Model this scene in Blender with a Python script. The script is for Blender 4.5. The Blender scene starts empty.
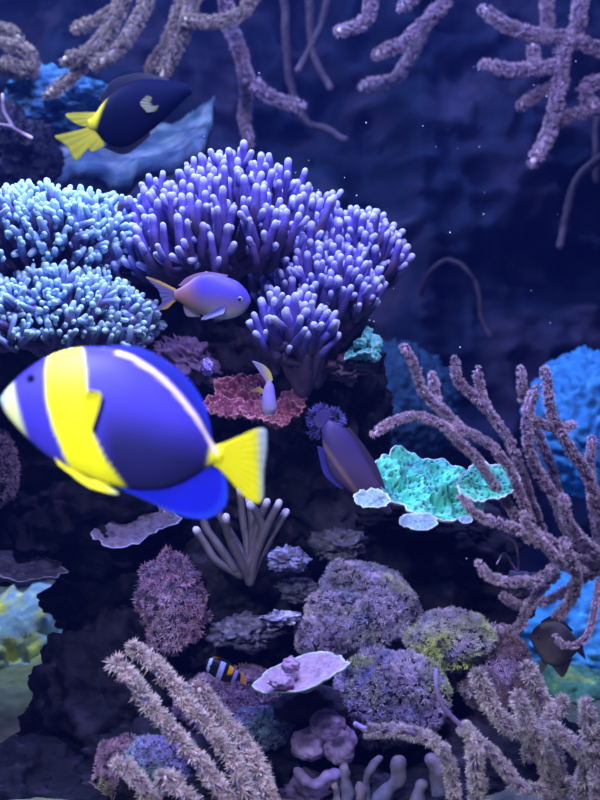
import bpy, bmesh, math, random
import numpy as np
from mathutils import Vector

# ------------------------------------------------------------------ camera, world, lights
scene = bpy.context.scene
COL = scene.collection
rng = np.random.default_rng(7)
random.seed(7)

cam_d = bpy.data.cameras.new('camera')
cam = bpy.data.objects.new('camera', cam_d)
COL.objects.link(cam)
cam.location = (0, 0, 0)
cam.rotation_euler = (math.radians(90), 0, 0)
cam_d.sensor_fit = 'VERTICAL'
cam_d.sensor_height = 36
cam_d.lens = 45.0            # 1000 px focal length in the 800 px high frame
cam_d.clip_start = 0.05
cam_d.clip_end = 60
cam_d.dof.use_dof = True
cam_d.dof.focus_distance = 1.33
cam_d.dof.aperture_fstop = 4.2
scene.camera = cam

scene.view_settings.view_transform = 'Standard'
scene.view_settings.look = 'None'
scene.view_settings.gamma = 1.0
scene.view_settings.exposure = 0.0
scene.view_settings.use_curve_mapping = False

world = bpy.data.worlds.new('world')
scene.world = world
world.use_nodes = True
wb = world.node_tree.nodes['Background']
wb.inputs[0].default_value = (0.10, 0.16, 1.0, 1)
wb.inputs[1].default_value = 0.014


def area(name, loc, target, size, power, color, size_y=None, spread=180):
    l = bpy.data.lights.new(name, 'AREA')
    l.shape = 'RECTANGLE'
    l.size = size
    l.size_y = size_y or size
    l.energy = power
    l.color = color
    l.spread = math.radians(spread)
    o = bpy.data.objects.new(name, l)
    COL.objects.link(o)
    o.location = loc
    o.rotation_euler = (Vector(target) - Vector(loc)).to_track_quat('-Z', 'Y').to_euler()
    return o


area('tank_lamp_reef', (-0.20, 1.15, 1.25), (-0.10, 1.40, 0.0), 0.40, 30, (0.30, 0.38, 1.0), 0.25)
area('tank_lamp_front', (0.12, 0.55, 1.10), (0.05, 1.05, -0.25), 0.35, 20, (0.64, 0.60, 1.0), 0.2)
area('added_fish_fill', (-0.42, 0.10, 0.55), (-0.17, 0.82, 0.0), 0.12, 0.68, (0.90, 0.98, 1.0), 0.12, 34)  # fill light added to brighten the big foreground fish
area('tank_lamp_back', (0.3, 2.0, 1.5), (0.3, 2.2, -0.4), 0.6, 11, (0.28, 0.45, 1.0), 0.4)
area('added_stone_fill', (-1.0, 1.7, 1.3), (-0.62, 1.95, -0.4), 0.4, 26, (0.50, 0.66, 1.0), 0.3)  # extra light added to brighten the yellow-green stone at the left


# ------------------------------------------------------------------ helpers
def P(px, py, Y):
    return np.array([(px - 300.0) / 1000.0 * Y, Y, (400.0 - py) / 1000.0 * Y])


def _hash(ix, iy, iz, seed):
    h = (ix * 374761393 + iy * 668265263 + iz * 2147483647 + seed * 1274126177) & 0xFFFFFFFF
    h = ((h ^ (h >> 13)) * 1274126177) & 0xFFFFFFFF
    h = ((h ^ (h >> 15)) * 2246822519) & 0xFFFFFFFF
    return ((h ^ (h >> 16)) & 0xFFFFFF) / float(0xFFFFFF)


def vnoise(p, seed=0):
    p = np.asarray(p, float)
    i = np.floor(p).astype(np.int64)
    f = p - i
    f = f * f * (3 - 2 * f)
    x, y, z = i[:, 0] + 5000, i[:, 1] + 5000, i[:, 2] + 5000
    out = 0
    for dx in (0, 1):
        wx = f[:, 0] if dx else 1 - f[:, 0]
        for dy in (0, 1):
            wy = f[:, 1] if dy else 1 - f[:, 1]
            for dz in (0, 1):
                wz = f[:, 2] if dz else 1 - f[:, 2]
                out = out + wx * wy * wz * _hash(x + dx, y + dy, z + dz, seed)
    return out * 2 - 1


def fbm(p, octaves=4, seed=0, gain=0.5):
    p = np.asarray(p, float)
    a, s, out = 1.0, 1.0, 0
    for k in range(octaves):
        out = out + a * vnoise(p * s + k * 17.3, seed + k)
        s *= 2.03
        a *= gain
    return out


def ridge(p, octaves=4, seed=0, gain=0.5):
    p = np.asarray(p, float)
    a, s, out = 1.0, 1.0, 0
    for k in range(octaves):
        out = out + a * (1 - 2 * np.abs(vnoise(p * s + k * 9.1, seed + k)))
        s *= 2.1
        a *= gain
    return out


def bumps(p, seed=0):
    """round knobs: 1 at a feature point, falling to 0 (cellular noise)"""
    p = np.asarray(p, float)
    i = np.floor(p).astype(np.int64)
    best = np.full(len(p), 9.0)
    for dx in (-1, 0, 1):
        for dy in (-1, 0, 1):
            for dz in (-1, 0, 1):
                c = i + np.array([dx, dy, dz])
                x, y, z = c[:, 0] + 5000, c[:, 1] + 5000, c[:, 2] + 5000
                q = c + np.stack([_hash(x, y, z, seed), _hash(x, y, z, seed + 11), _hash(x, y, z, seed + 23)], 1)
                best = np.minimum(best, ((p - q) ** 2).sum(1))
    return np.sqrt(best)


def c3(*c):
    return np.array(c, float)


def mixc(a, b, t):
    t = np.clip(np.asarray(t, float), 0, 1)[..., None]
    return np.asarray(a) * (1 - t) + np.asarray(b) * t


class MB:
    def __init__(self):
        self.V, self.F, self.C, self.n = [], [], [], 0

    def add(self, V, F, C):
        V = np.asarray(V, float)
        C = np.asarray(C, float)
        if C.ndim == 1:
            C = np.tile(C, (len(V), 1))
        self.V.append(V)
        self.C.append(C)
        for f in (F if isinstance(F, list) else [F]):
            self.F.append(np.asarray(f, np.int64) + self.n)
        self.n += len(V)

    def build(self, name, m, parent=None, smooth=True):
        V = np.concatenate(self.V)
        C = np.concatenate(self.C)
        if parent is not None:
            V = V - np.array(parent['_o'])
        me = bpy.data.meshes.new(name)
        me.vertices.add(len(V))
        me.vertices.foreach_set('co', V.astype(np.float32).ravel())
        loops = np.concatenate([f.ravel() for f in self.F])
        tot = np.concatenate([np.full(len(f), f.shape[1]) for f in self.F])
        start = np.concatenate([[0], np.cumsum(tot)[:-1]])
        me.loops.add(len(loops))
        me.loops.foreach_set('vertex_index', loops.astype(np.int32))
        me.polygons.add(len(tot))
        me.polygons.foreach_set('loop_start', start.astype(np.int32))
        me.polygons.foreach_set('loop_total', tot.astype(np.int32))
        me.update(calc_edges=True)
        me.polygons.foreach_set('use_smooth', np.full(len(tot), smooth))
        at = me.color_attributes.new('pigment', 'FLOAT_COLOR', 'POINT')
        at.data.foreach_set('color', np.concatenate([np.clip(C, 0, 1), np.ones((len(C), 1))], 1).astype(np.float32).ravel())
        me.materials.append(m)
        o = bpy.data.objects.new(name, me)
        COL.objects.link(o)
        if parent is not None:
            o.parent = parent
        o['_o'] = tuple(parent['_o']) if parent is not None else (0., 0., 0.)
        return o


def empty(name, loc, label, cat, group=None):
    o = bpy.data.objects.new(name, None)
    COL.objects.link(o)
    o.empty_display_size = 0.02
    o.location = tuple(float(v) for v in loc)
    o['_o'] = tuple(float(v) for v in loc)
    o['label'] = label
    o['category'] = cat
    if group:
        o['group'] = group
    return o


def tag(o, label, cat, group=None):
    o['label'] = label
    o['category'] = cat
    if group:
        o['group'] = group
    return o


def recenter(o, loc):
    """put a single-mesh thing's origin at loc without moving it"""
    loc = np.array(loc, float)
    me = o.data
    co = np.empty(len(me.vertices) * 3, np.float32)
    me.vertices.foreach_get('co', co)
    co = (co.reshape(-1, 3) - loc).astype(np.float32)
    me.vertices.foreach_set('co', co.ravel())
    o.location = tuple(float(v) for v in loc)
    me.update()
    return o


def mat(name, rough=0.6, scale=60, mottle=0.25, bump=0.3, bump_scale=200, spec=0.3, sss=0.0, transmit=0.0, tint=(1, 1, 1)):
    m = bpy.data.materials.new(name)
    m.use_nodes = True
    nt = m.node_tree
    N, L = nt.nodes, nt.links
    b = N['Principled BSDF']
    b.inputs['Roughness'].default_value = rough
    b.inputs['Specular IOR Level'].default_value = spec
    at = N.new('ShaderNodeAttribute')
    at.attribute_name = 'pigment'
    tc = N.new('ShaderNodeTexCoord')
    no = N.new('ShaderNodeTexNoise')
    no.inputs['Scale'].default_value = scale
    no.inputs['Detail'].default_value = 5
    L.new(tc.outputs['Object'], no.inputs['Vector'])
    mr = N.new('ShaderNodeMapRange')
    mr.inputs['From Min'].default_value = 0.3
    mr.inputs['From Max'].default_value = 0.7
    mr.inputs['To Min'].default_value = 1 - mottle
    mr.inputs['To Max'].default_value = 1 + mottle
    L.new(no.outputs['Fac'], mr.inputs['Value'])
    mx = N.new('ShaderNodeVectorMath')
    mx.operation = 'SCALE'
    L.new(at.outputs['Color'], mx.inputs[0])
    L.new(mr.outputs['Result'], mx.inputs['Scale'])
    L.new(mx.outputs['Vector'], b.inputs['Base Color'])
    if bump > 0:
        n2 = N.new('ShaderNodeTexNoise')
        n2.inputs['Scale'].default_value = bump_scale
        n2.inputs['Detail'].default_value = 4
        L.new(tc.outputs['Object'], n2.inputs['Vector'])
        bp = N.new('ShaderNodeBump')
        bp.inputs['Strength'].default_value = bump
        bp.inputs['Distance'].default_value = 0.004
        L.new(n2.outputs['Fac'], bp.inputs['Height'])
        L.new(bp.outputs['Normal'], b.inputs['Normal'])
    if transmit > 0:
        tr = N.new('ShaderNodeBsdfTranslucent')
        L.new(mx.outputs['Vector'], tr.inputs['Color'])
        ms = N.new('ShaderNodeMixShader')
        ms.inputs[0].default_value = transmit
        L.new(b.outputs[0], ms.inputs[1])
        L.new(tr.outputs[0], ms.inputs[2])
        L.new(ms.outputs[0], N['Material Output'].inputs['Surface'])
    return m


M_rock = mat('reef_rock', 0.8, 28, 0.55, 0.9, 90, 0.2)
M_wall = mat('back_rock', 0.9, 6, 0.5, 0.6, 20, 0.1)
M_sand = mat('sand', 0.9, 40, 0.3, 0.5, 160, 0.1)
M_coral = mat('stony_coral', 0.55, 70, 0.18, 0.35, 420, 0.35)
M_soft = mat('soft_coral', 0.6, 90, 0.25, 0.3, 300, 0.3)
M_polyp = mat('polyp_flesh', 0.55, 60, 0.3, 0.0, 300, 0.3, transmit=0.3)
M_fish = mat('fish_skin', 0.45, 30, 0.08, 0.08, 500, 0.25)
M_fin = mat('fish_fin', 0.45, 30, 0.08, 0.0, 300, 0.4, transmit=0.35)
M_dark = mat('dark_skin', 0.6, 30, 0.05, 0.0, 500, 0.04)
M_eye = mat('fish_eye', 0.12, 10, 0.0, 0.0, 10, 0.8)


# ------------------------------------------------------------------ shapes
def spline(pts, step):
    pts = np.asarray(pts, float)
    if len(pts) == 2:
        pts = np.array([pts[0], (pts[0] + pts[1]) / 2, pts[1]])
    p = np.vstack([2 * pts[0] - pts[1], pts, 2 * pts[-1] - pts[-2]])
    out = []
    for i in range(1, len(p) - 2):
        d = np.linalg.norm(p[i + 1, :3] - p[i, :3])
        n = max(2, int(math.ceil(d / step)))
        t = np.linspace(0, 1, n, endpoint=False)[:, None]
        a, b, c, e = p[i - 1], p[i], p[i + 1], p[i + 2]
        out.append(0.5 * ((2 * b) + (-a + c) * t + (2 * a - 5 * b + 4 * c - e) * t ** 2 + (-a + 3 * b - 3 * c + e) * t ** 3))
    out.append(pts[-1:])
    return np.vstack(out)


def frames(C):
    T = np.gradient(C, axis=0)
    T /= np.linalg.norm(T, axis=1)[:, None] + 1e-12
    A = np.zeros_like(C)
    a = np.cross(T[0], [0.3, 1, 0.2])
    a /= np.linalg.norm(a) + 1e-12
    for i in range(len(C)):
        a = a - T[i] * np.dot(a, T[i])
        a /= np.linalg.norm(a) + 1e-12
        A[i] = a
    return T, A, np.cross(T, A)


def tube(mb, C, R, colors, n=10, caps=(True, True), lump=0.0, seed=0):
    """sweep along C (k,3) with radii R and colours (k,3); caps are hemispheres"""
    C = np.asarray(C, float)
    R = np.broadcast_to(np.asarray(R, float), (len(C),)).copy()
    colors = np.asarray(colors, float)
    if colors.ndim == 1:
        colors = np.tile(colors, (len(C), 1))
    T, A, B = frames(C)
    cs, rs, cl, Aa, Bb = [C], [R], [colors], [A], [B]
    th = np.radians([35, 65, 85])
    if caps[0]:
        cs.insert(0, C[0] - T[0] * (R[0] * np.sin(th))[::-1, None])
        rs.insert(0, (R[0] * np.cos(th))[::-1])
        cl.insert(0, np.tile(colors[0], (3, 1)))
        Aa.insert(0, np.tile(A[0], (3, 1)))
        Bb.insert(0, np.tile(B[0], (3, 1)))
    if caps[1]:
        cs.append(C[-1] + T[-1] * (R[-1] * np.sin(th))[:, None])
        rs.append(R[-1] * np.cos(th))
        cl.append(np.tile(colors[-1], (3, 1)))
        Aa.append(np.tile(A[-1], (3, 1)))
        Bb.append(np.tile(B[-1], (3, 1)))
    C, R, colors, A, B = np.vstack(cs), np.concatenate(rs), np.vstack(cl), np.vstack(Aa), np.vstack(Bb)
    ang = np.linspace(0, 2 * np.pi, n, endpoint=False)
    ring = np.cos(ang)[None, :, None] * A[:, None] + np.sin(ang)[None, :, None] * B[:, None]
    V = (C[:, None] + ring * R[:, None, None]).reshape(-1, 3)
    if lump:
        nz = fbm(V / (R.max() * 1.6), 2, seed)
        V = V + ring.reshape(-1, 3) * (nz * lump * np.repeat(R, n))[:, None]
    k = len(C)
    i = np.arange(k - 1)[:, None] * n
    j = np.arange(n)[None]
    jn = (j + 1) % n
    F = np.stack([i + j, i + jn, i + n + jn, i + n + j], -1).reshape(-1, 4)
    V = np.vstack([V, C[0], C[-1]])
    j = np.arange(n)
    e0 = np.stack([np.full(n, k * n), (j + 1) % n, j], 1)
    e1 = np.stack([np.full(n, k * n + 1), (k - 1) * n + j, (k - 1) * n + (j + 1) % n], 1)
    mb.add(V, [F, e0, e1], np.vstack([np.repeat(colors, n, axis=0), colors[0], colors[-1]]))


def polyp_template(m=8, spread=(20, 62), r=0.10, seed=0, curl=True):
    """a stalk crowned with m tapering tentacles; unit length along +Z"""
    g = np.random.default_rng(seed)
    V, F, h = [], [], []
    for k in range(m):
        az = 2 * np.pi * (k + g.uniform(-.25, .25)) / m
        el = math.radians(g.uniform(*spread))
        d0 = np.array([math.cos(az) * math.sin(el * .7), math.sin(az) * math.sin(el * .7), math.cos(el * .7)])
        d1 = np.array([math.cos(az) * math.sin(el * 1.3), math.sin(az) * math.sin(el * 1.3), math.cos(el * 1.3)])
        a = np.cross(d0, [0.1, 0.2, 1]); a /= np.linalg.norm(a)
        b = np.cross(d0, a)
        b0 = len(V)
        for (c, rr, hh) in ((d0 * 0.05, r, 0.0), (d0 * 0.55, r * 0.8, 0.5)):
            for q in range(3):
                t = 2 * np.pi * q / 3
                V.append(c + (a * math.cos(t) + b * math.sin(t)) * rr)
                h.append(hh)
        V.append(d0 * 0.55 + d1 * 0.45 * g.uniform(.8, 1.1))
        h.append(1.0)
        for q in range(3):
            qn = (q + 1) % 3
            F.append((b0 + q, b0 + qn, b0 + 3 + qn))
            F.append((b0 + q, b0 + 3 + qn, b0 + 3 + q))
            F.append((b0 + 3 + q, b0 + 3 + qn, b0 + 6))
    return np.array(V), np.array(F), np.array(h)


TPL = [polyp_template(8, (15, 62), 0.078, s) for s in range(4)]
TPL6 = [polyp_template(6, (15, 60), 0.11, s + 9) for s in range(4)]
TPLS = [polyp_template(6, (12, 62), 0.085, s + 30) for s in range(4)]


def scatter(mb, pos, nrm, size, c0, c1, tpl, jitter=0.35, seed=0):
    """polyps at pos along nrm; c0 base colour, c1 tip colour (each (3,) or (n,3))"""
    g = np.random.default_rng(seed)
    n = len(pos)
    if n == 0:
        return
    pos, nrm = np.asarray(pos, float), np.asarray(nrm, float)
    nrm = nrm + g.normal(0, jitter, (n, 3))
    nrm /= np.linalg.norm(nrm, axis=1)[:, None]
    r = g.normal(0, 1, (n, 3))
    a = np.cross(nrm, r); a /= np.linalg.norm(a, axis=1)[:, None]
    b = np.cross(nrm, a)
    s = np.broadcast_to(np.asarray(size, float), (n,)) * g.uniform(.7, 1.3, n)
    c0 = np.broadcast_to(np.asarray(c0, float), (n, 3))
    c1 = np.broadcast_to(np.asarray(c1, float), (n, 3))
    vary = g.uniform(.75, 1.25, (n, 1))
    which = g.integers(0, len(tpl), n)
    for w, (TV, TF, TH) in enumerate(tpl):
        k = np.where(which == w)[0]
        if len(k) == 0:
            continue
        V = pos[k][:, None] + s[k][:, None, None] * (TV[None, :, 0:1] * a[k][:, None] + TV[None, :, 1:2] * b[k][:, None] + TV[None, :, 2:3] * nrm[k][:, None])
        F = TF[None] + (np.arange(len(k)) * len(TV))[:, None, None]
        hh = TH[None, :, None]
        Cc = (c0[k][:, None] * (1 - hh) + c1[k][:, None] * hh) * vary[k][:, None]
        mb.add(V.reshape(-1, 3), F.reshape(-1, 3), Cc.reshape(-1, 3))


_ico = {}


def ico(level):
    if level not in _ico:
        bm = bmesh.new()
        bmesh.ops.create_icosphere(bm, subdivisions=level, radius=1)
        bm.verts.ensure_lookup_table()
        _ico[level] = (np.array([v.co[:] for v in bm.verts]), np.array([[v.index for v in f.verts] for f in bm.faces]))
        bm.free()
    return _ico[level]


def blob(center, rad, level=5, amp=0.22, freq=2.2, seed=0, rough=0.06, rfreq=9, flat=0.0, col=None, cells=0.0, cfreq=5, rot=0.0):
    """lumpy stone-like mesh. returns V, F, unit dirs, noise value"""
    U, F = ico(level)
    U = U.copy()
    d = U * freq + seed * 3.7
    n = ridge(d, 3, seed) * 0.5 + fbm(d * 0.8 + 5, 2, seed + 5)
    k = 1 + amp * n + rough * fbm(U * rfreq + seed, 3, seed + 9)
    if cells:
        k = k + cells * (0.55 - bumps(U * cfreq + seed, seed + 3))
    V = U * k[:, None]
    if flat:
        V[:, 2] = np.where(V[:, 2] > 0, V[:, 2] * (1 - flat * 0.3), V[:, 2])
    V = V * np.asarray(rad)
    if rot:
        c, s = math.cos(rot), math.sin(rot)
        V = np.stack([V[:, 0] * c - V[:, 2] * s, V[:, 1], V[:, 0] * s + V[:, 2] * c], 1)
    return V + np.asarray(center), F, U, n


def rock(label, px, py, Y, rx, rz, ry=None, seed=0, c=(0.045, 0.035, 0.06), c2=(0.11, 0.06, 0.15), amp=0.25, freq=2.2, level=6, name='reef_rock', cat='rock', group=None, m=None, rot=0.0, cells=0.12, cfreq=6):
    ctr = P(px, py, Y)
    s = Y / 1000
    ry = ry if ry else (rx + rz) / 2
    V, F, U, n = blob(ctr, (rx * s, ry * s, rz * s), level, amp, freq, seed, 0.09, 11, cells=cells, cfreq=cfreq, rot=rot)
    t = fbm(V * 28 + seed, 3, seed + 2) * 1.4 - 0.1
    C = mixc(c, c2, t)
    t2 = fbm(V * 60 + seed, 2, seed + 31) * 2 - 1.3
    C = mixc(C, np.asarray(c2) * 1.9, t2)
    mb = MB()
    mb.add(V, F, C)
    o = mb.build(name, m or M_rock)
    recenter(o, ctr)
    return tag(o, label, cat, group)


# ------------------------------------------------------------------ the setting
def structure(o):
    o['kind'] = 'structure'
    return o


def grid(nx, nz, fn):
    u, v = np.meshgrid(np.linspace(0, 1, nx), np.linspace(0, 1, nz))
    V = fn(u.ravel(), v.ravel())
    i = (np.arange(nz - 1)[:, None] * nx + np.arange(nx - 1)[None]).ravel()
    return V, np.stack([i, i + 1, i + nx + 1, i + nx], 1)


def wall_fn(u, v):
    x = -1.9 + 3.8 * u
    z = -0.75 + 2.2 * v
    q = np.stack([x * 2.2, np.zeros_like(x), z * 2.6], 1)
    return np.stack([x, 2.85 - 0.17 * ridge(q, 5, 3, 0.55), z], 1)


V, F = grid(260, 160, wall_fn)
mb = MB()
cw = mixc(c3(.014, .020, .05), c3(.05, .040, .085), fbm(V * 5, 3, 4) + 0.1)  # bluish pigment puts the water haze into the wall colour
mb.add(V, F, cw)
structure(mb.build('wall_back', M_wall))

V, F = grid(240, 200, lambda u, v: np.stack([-1.9 + 3.8 * u, 0.25 + 2.75 * v, -0.5 + 0.018 * fbm(np.stack([u * 14, v * 18, u * 0], 1), 4, 8)], 1))
mb = MB()
mb.add(V, F, mixc(c3(.16, .17, .16), c3(.20, .24, .12), fbm(V * 4, 3, 6) + .2))
structure(mb.build('floor', M_sand))

# the water filling the tank
bm = bmesh.new()
bmesh.ops.create_cube(bm, size=1)
for v in bm.verts:
    v.co = (v.co.x * 3.8, v.co.y * 3.4 + 1.4, v.co.z * 2.4 + 0.55)
me = bpy.data.meshes.new('water')
bm.to_mesh(me); bm.free()
wm = bpy.data.materials.new('water_body')
wm.use_nodes = True
nt = wm.node_tree
nt.nodes.remove(nt.nodes['Principled BSDF'])
pv = nt.nodes.new('ShaderNodeVolumePrincipled')
pv.inputs['Color'].default_value = (0.08, 0.16, 0.9, 1)
pv.inputs['Density'].default_value = 0.022
nt.links.new(pv.outputs[0], nt.nodes['Material Output'].inputs['Volume'])
me.materials.append(wm)
wo = bpy.data.objects.new('water', me)
COL.objects.link(wo)
structure(wo)

# ------------------------------------------------------------------ rocks of the reef
R = rock
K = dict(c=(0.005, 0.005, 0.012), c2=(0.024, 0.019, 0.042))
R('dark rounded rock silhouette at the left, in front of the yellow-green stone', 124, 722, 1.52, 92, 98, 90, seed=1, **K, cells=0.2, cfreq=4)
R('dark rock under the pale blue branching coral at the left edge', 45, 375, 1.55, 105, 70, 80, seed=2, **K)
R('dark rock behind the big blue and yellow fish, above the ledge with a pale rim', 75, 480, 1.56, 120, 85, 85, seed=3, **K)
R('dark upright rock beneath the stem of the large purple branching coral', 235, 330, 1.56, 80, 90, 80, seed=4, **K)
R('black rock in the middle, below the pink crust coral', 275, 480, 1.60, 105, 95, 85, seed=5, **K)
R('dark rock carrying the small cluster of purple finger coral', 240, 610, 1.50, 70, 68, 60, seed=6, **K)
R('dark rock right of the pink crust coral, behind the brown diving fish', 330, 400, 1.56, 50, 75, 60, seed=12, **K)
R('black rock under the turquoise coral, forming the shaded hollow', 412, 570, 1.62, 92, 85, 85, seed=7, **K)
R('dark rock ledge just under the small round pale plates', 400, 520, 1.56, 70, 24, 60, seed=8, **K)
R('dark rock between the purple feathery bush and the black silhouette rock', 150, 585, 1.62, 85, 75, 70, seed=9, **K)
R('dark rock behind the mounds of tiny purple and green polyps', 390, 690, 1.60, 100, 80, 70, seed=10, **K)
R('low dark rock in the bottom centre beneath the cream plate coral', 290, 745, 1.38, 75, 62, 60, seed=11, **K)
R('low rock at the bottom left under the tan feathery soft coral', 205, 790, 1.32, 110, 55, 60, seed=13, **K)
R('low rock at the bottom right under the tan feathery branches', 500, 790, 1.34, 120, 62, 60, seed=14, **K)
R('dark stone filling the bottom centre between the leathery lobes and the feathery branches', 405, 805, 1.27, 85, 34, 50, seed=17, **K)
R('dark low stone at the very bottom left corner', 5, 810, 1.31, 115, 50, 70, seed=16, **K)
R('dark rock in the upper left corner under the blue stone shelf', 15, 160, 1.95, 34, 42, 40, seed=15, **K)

# ------------------------------------------------------------------ stones further back
R('yellow-green stone low at the left edge, behind the dark silhouette rock', -12, 702, 1.95, 128, 106, 90, seed=21, c=(.30, .46, .52), c2=(.85, .82, .12), amp=0.12, m=M_sand, name='background_stone')
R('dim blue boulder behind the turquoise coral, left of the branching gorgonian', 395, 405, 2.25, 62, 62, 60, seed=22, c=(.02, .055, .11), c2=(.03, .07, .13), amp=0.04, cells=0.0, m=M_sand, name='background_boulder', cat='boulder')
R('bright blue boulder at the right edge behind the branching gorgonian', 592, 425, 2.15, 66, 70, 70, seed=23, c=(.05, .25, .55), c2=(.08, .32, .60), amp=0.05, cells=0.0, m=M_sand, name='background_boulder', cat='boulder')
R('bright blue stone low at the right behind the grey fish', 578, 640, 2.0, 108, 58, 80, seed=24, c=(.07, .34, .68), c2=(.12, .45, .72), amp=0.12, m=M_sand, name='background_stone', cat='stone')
R('green algae-covered stone at the lower right, below the grey fish', 560, 700, 1.75, 62, 30, 55, seed=25, c=(.10, .30, .20), c2=(.30, .50, .14), amp=0.15, m=M_sand, name='algae_stone', cat='stone')


def slab(label, outline, Y, depth, c, c2, seed, thick, name, cat):
    """irregular stone shelf: outline = front-edge px points; the top runs back by depth"""
    pts = np.array([P(x, y, Y) for x, y in outline])
    front = spline(pts, 0.008)
    k = len(front)
    nv = 40
    v = np.linspace(0, 1, nv)
    V = []
    for j in range(nv):
        row = front.copy()
        row[:, 1] += v[j] * depth
        row[:, 2] += v[j] * depth * 0.55
        V.append(row)
    V = np.concatenate(V)
    V = V + np.stack([0 * V[:, 0], 0 * V[:, 0], 0.02 * fbm(V * 14, 4, seed)], 1)
    V[:, 1] += 0.02 * fbm(V * 20, 2, seed + 4)
    i = (np.arange(nv - 1)[:, None] * k + np.arange(k - 1)[None]).ravel()
    F = np.stack([i, i + 1, i + k + 1, i + k], 1)
    lo = V.copy()
    lo[:, 2] -= thick * (1 + 0.5 * fbm(V * 9, 2, seed + 2))
    Fl = F[:, ::-1] + len(V)
    e = []
    n0 = len(V)
    for a in range(k - 1):
        e.append((a + 1, a, a + n0, a + 1 + n0))
        b = (nv - 1) * k + a
        e.append((b, b + 1, b + 1 + n0, b + n0))
    for a in range(nv - 1):
        e.append((a * k, (a + 1) * k, (a + 1) * k + n0, a * k + n0))
        b = a * k + k - 1
        e.append((b + k, b, b + n0, b + k + n0))
    mb = MB()
    VV = np.vstack([V, lo])
    mb.add(VV, [F, Fl, np.array(e)], mixc(c, c2, fbm(VV * 30, 3, seed) + .3))
    o = mb.build(name, M_sand)
    recenter(o, V.mean(0))
    return tag(o, label, cat)


slab('pale blue stone shelf in the upper left, below the dark fish with a yellow tail', [(42, 170), (80, 167), (115, 168), (150, 160), (178, 156), (202, 146)], 1.95, 0.33, c3(.045, .08, .15), c3(.15, .19, .26), 3, 0.03, 'stone_shelf', 'shelf')
R('blue stone under the tips of the tan branches, upper left', 62, 105, 2.1, 50, 30, 40, seed=27, c=(.05, .15, .30), c2=(.12, .28, .42), amp=0.2, m=M_sand, name='background_stone', cat='stone')


# ------------------------------------------------------------------ branching stony corals
def bush(label, base, Y, center, rad, ntips, finger_r, finger_len, c_stem, c_mid, c_tip, branches, seed, yd=0.8, elev=(-0.05, 1.0), tilt=(0, 0), up=0.55, front=0.35, tip_frac=0.13, limb_r=1.6, n=9, bump=0.0, fork=0.6, dj=.10, sp=2.5, low=.22, dk=.18, name='branching_coral', cat='coral'):
    g = np.random.default_rng(seed)
    s = Y / 1000
    B = P(base[0], base[1], Y + 0.02)
    Cn = P(center[0], center[1], Y)
    root = empty(name, B, label, cat)
    # tips on the dome, spread evenly
    tips, dirs = [], []
    tries = 0
    rad3 = np.array([rad[0] * s, yd * rad[0] * s, rad[1] * s])
    mind = finger_r * s * sp
    while len(tips) < ntips and tries < 60000:
        tries += 1
        d = g.normal(0, 1, 3)
        d /= np.linalg.norm(d)
        if d[1] > front or d[2] < elev[0] or d[2] > elev[1]:
            continue
        p = Cn + d * rad3 * (g.uniform(.62, .86) if low and g.uniform() < low else g.uniform(.88, 1.04)) * (1 + 0.10 * vnoise(np.array([d * 3 + seed]), seed)[0])
        if tips and np.min(np.linalg.norm(np.array(tips) - p, axis=1)) < mind:
            continue
        tips.append(p)
        dirs.append(d)
    tips, dirs = np.array(tips), np.array(dirs)
    # cluster tips into branches (k-means)
    cen = tips[g.choice(len(tips), branches, replace=False)]
    for _ in range(12):
        lab = np.argmin(((tips[:, None] - cen[None]) ** 2).sum(2), 1)
        cen = np.array([tips[lab == k].mean(0) if (lab == k).any() else cen[k] for k in range(branches)])
    for k in range(branches):
        idx = np.where(lab == k)[0]
        if len(idx) == 0:
            continue
        mb = MB()
        hub = B + (cen[k] - B) * 0.50
        mid = B + (hub - B) * 0.55 + np.array([0, 0, -0.05 * np.linalg.norm(hub - B)])
        limb = spline([B, mid, hub], 0.006)
        tube(mb, limb, np.linspace(finger_r * limb_r * 1.25, finger_r * limb_r, len(limb)) * s, c_stem, n + 2, lump=0.15, seed=k)
        for i in idx:
            L = finger_len * s * g.uniform(.75, 1.2)
            dd = dirs[i] * (1 - up) + np.array([0, 0, up]) + g.normal(0, dj, 3)
            dd /= np.linalg.norm(dd)
            tip = tips[i]
            root_p = tip - dd * L
            st = B + (cen[k] - B) * g.uniform(.40, .60) + g.normal(0, .004, 3)
            if np.linalg.norm(root_p - st) < L * 0.4:
                C = spline([st, tip - dd * L * .5, tip], 0.004)
            else:
                C = spline([st, (st + root_p) / 2 + g.normal(0, .003, 3), root_p, tip], 0.004)
            ln = np.concatenate([[0], np.cumsum(np.linalg.norm(np.diff(C, axis=0), axis=1))])
            fromtip = (ln[-1] - ln) / L
            rr = finger_r * g.uniform(.85, 1.15) * s * (1.0 - 0.13 * np.clip(1 - fromtip * 2, 0, 1)) * (1 + 0.16 * np.clip(fromtip, 0, 2))
            cc = mixc(mixc(c_tip, c_mid, fromtip / tip_frac), c_stem, (fromtip - dk) / .8)
            tube(mb, C, rr, cc, n, lump=0.14, seed=int(i))
            for _k in range(2):
                if g.uniform() > fork:
                    continue
                # a side knob lower on the finger
                q = int(len(C) * g.uniform(.5, .88))
                T = C[min(q + 1, len(C) - 1)] - C[q - 1]
                T /= np.linalg.norm(T)
                side = np.cross(T, g.normal(0, 1, 3)); side /= np.linalg.norm(side)
                if side[1] > 0:
                    side = -side
                e = C[q] + (T * .8 + side * .55) * L * g.uniform(.32, .5)
                Cs = spline([C[q], (C[q] + e) / 2 + side * finger_r * s * .4, e], 0.004)
                tube(mb, Cs, rr[-1] * .9, mixc(c_mid, c_tip, np.linspace(-.5, 1, len(Cs))), n, lump=0.1, seed=int(i) + 77)
        mb.build('branch', M_coral, root)
    return root


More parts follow.
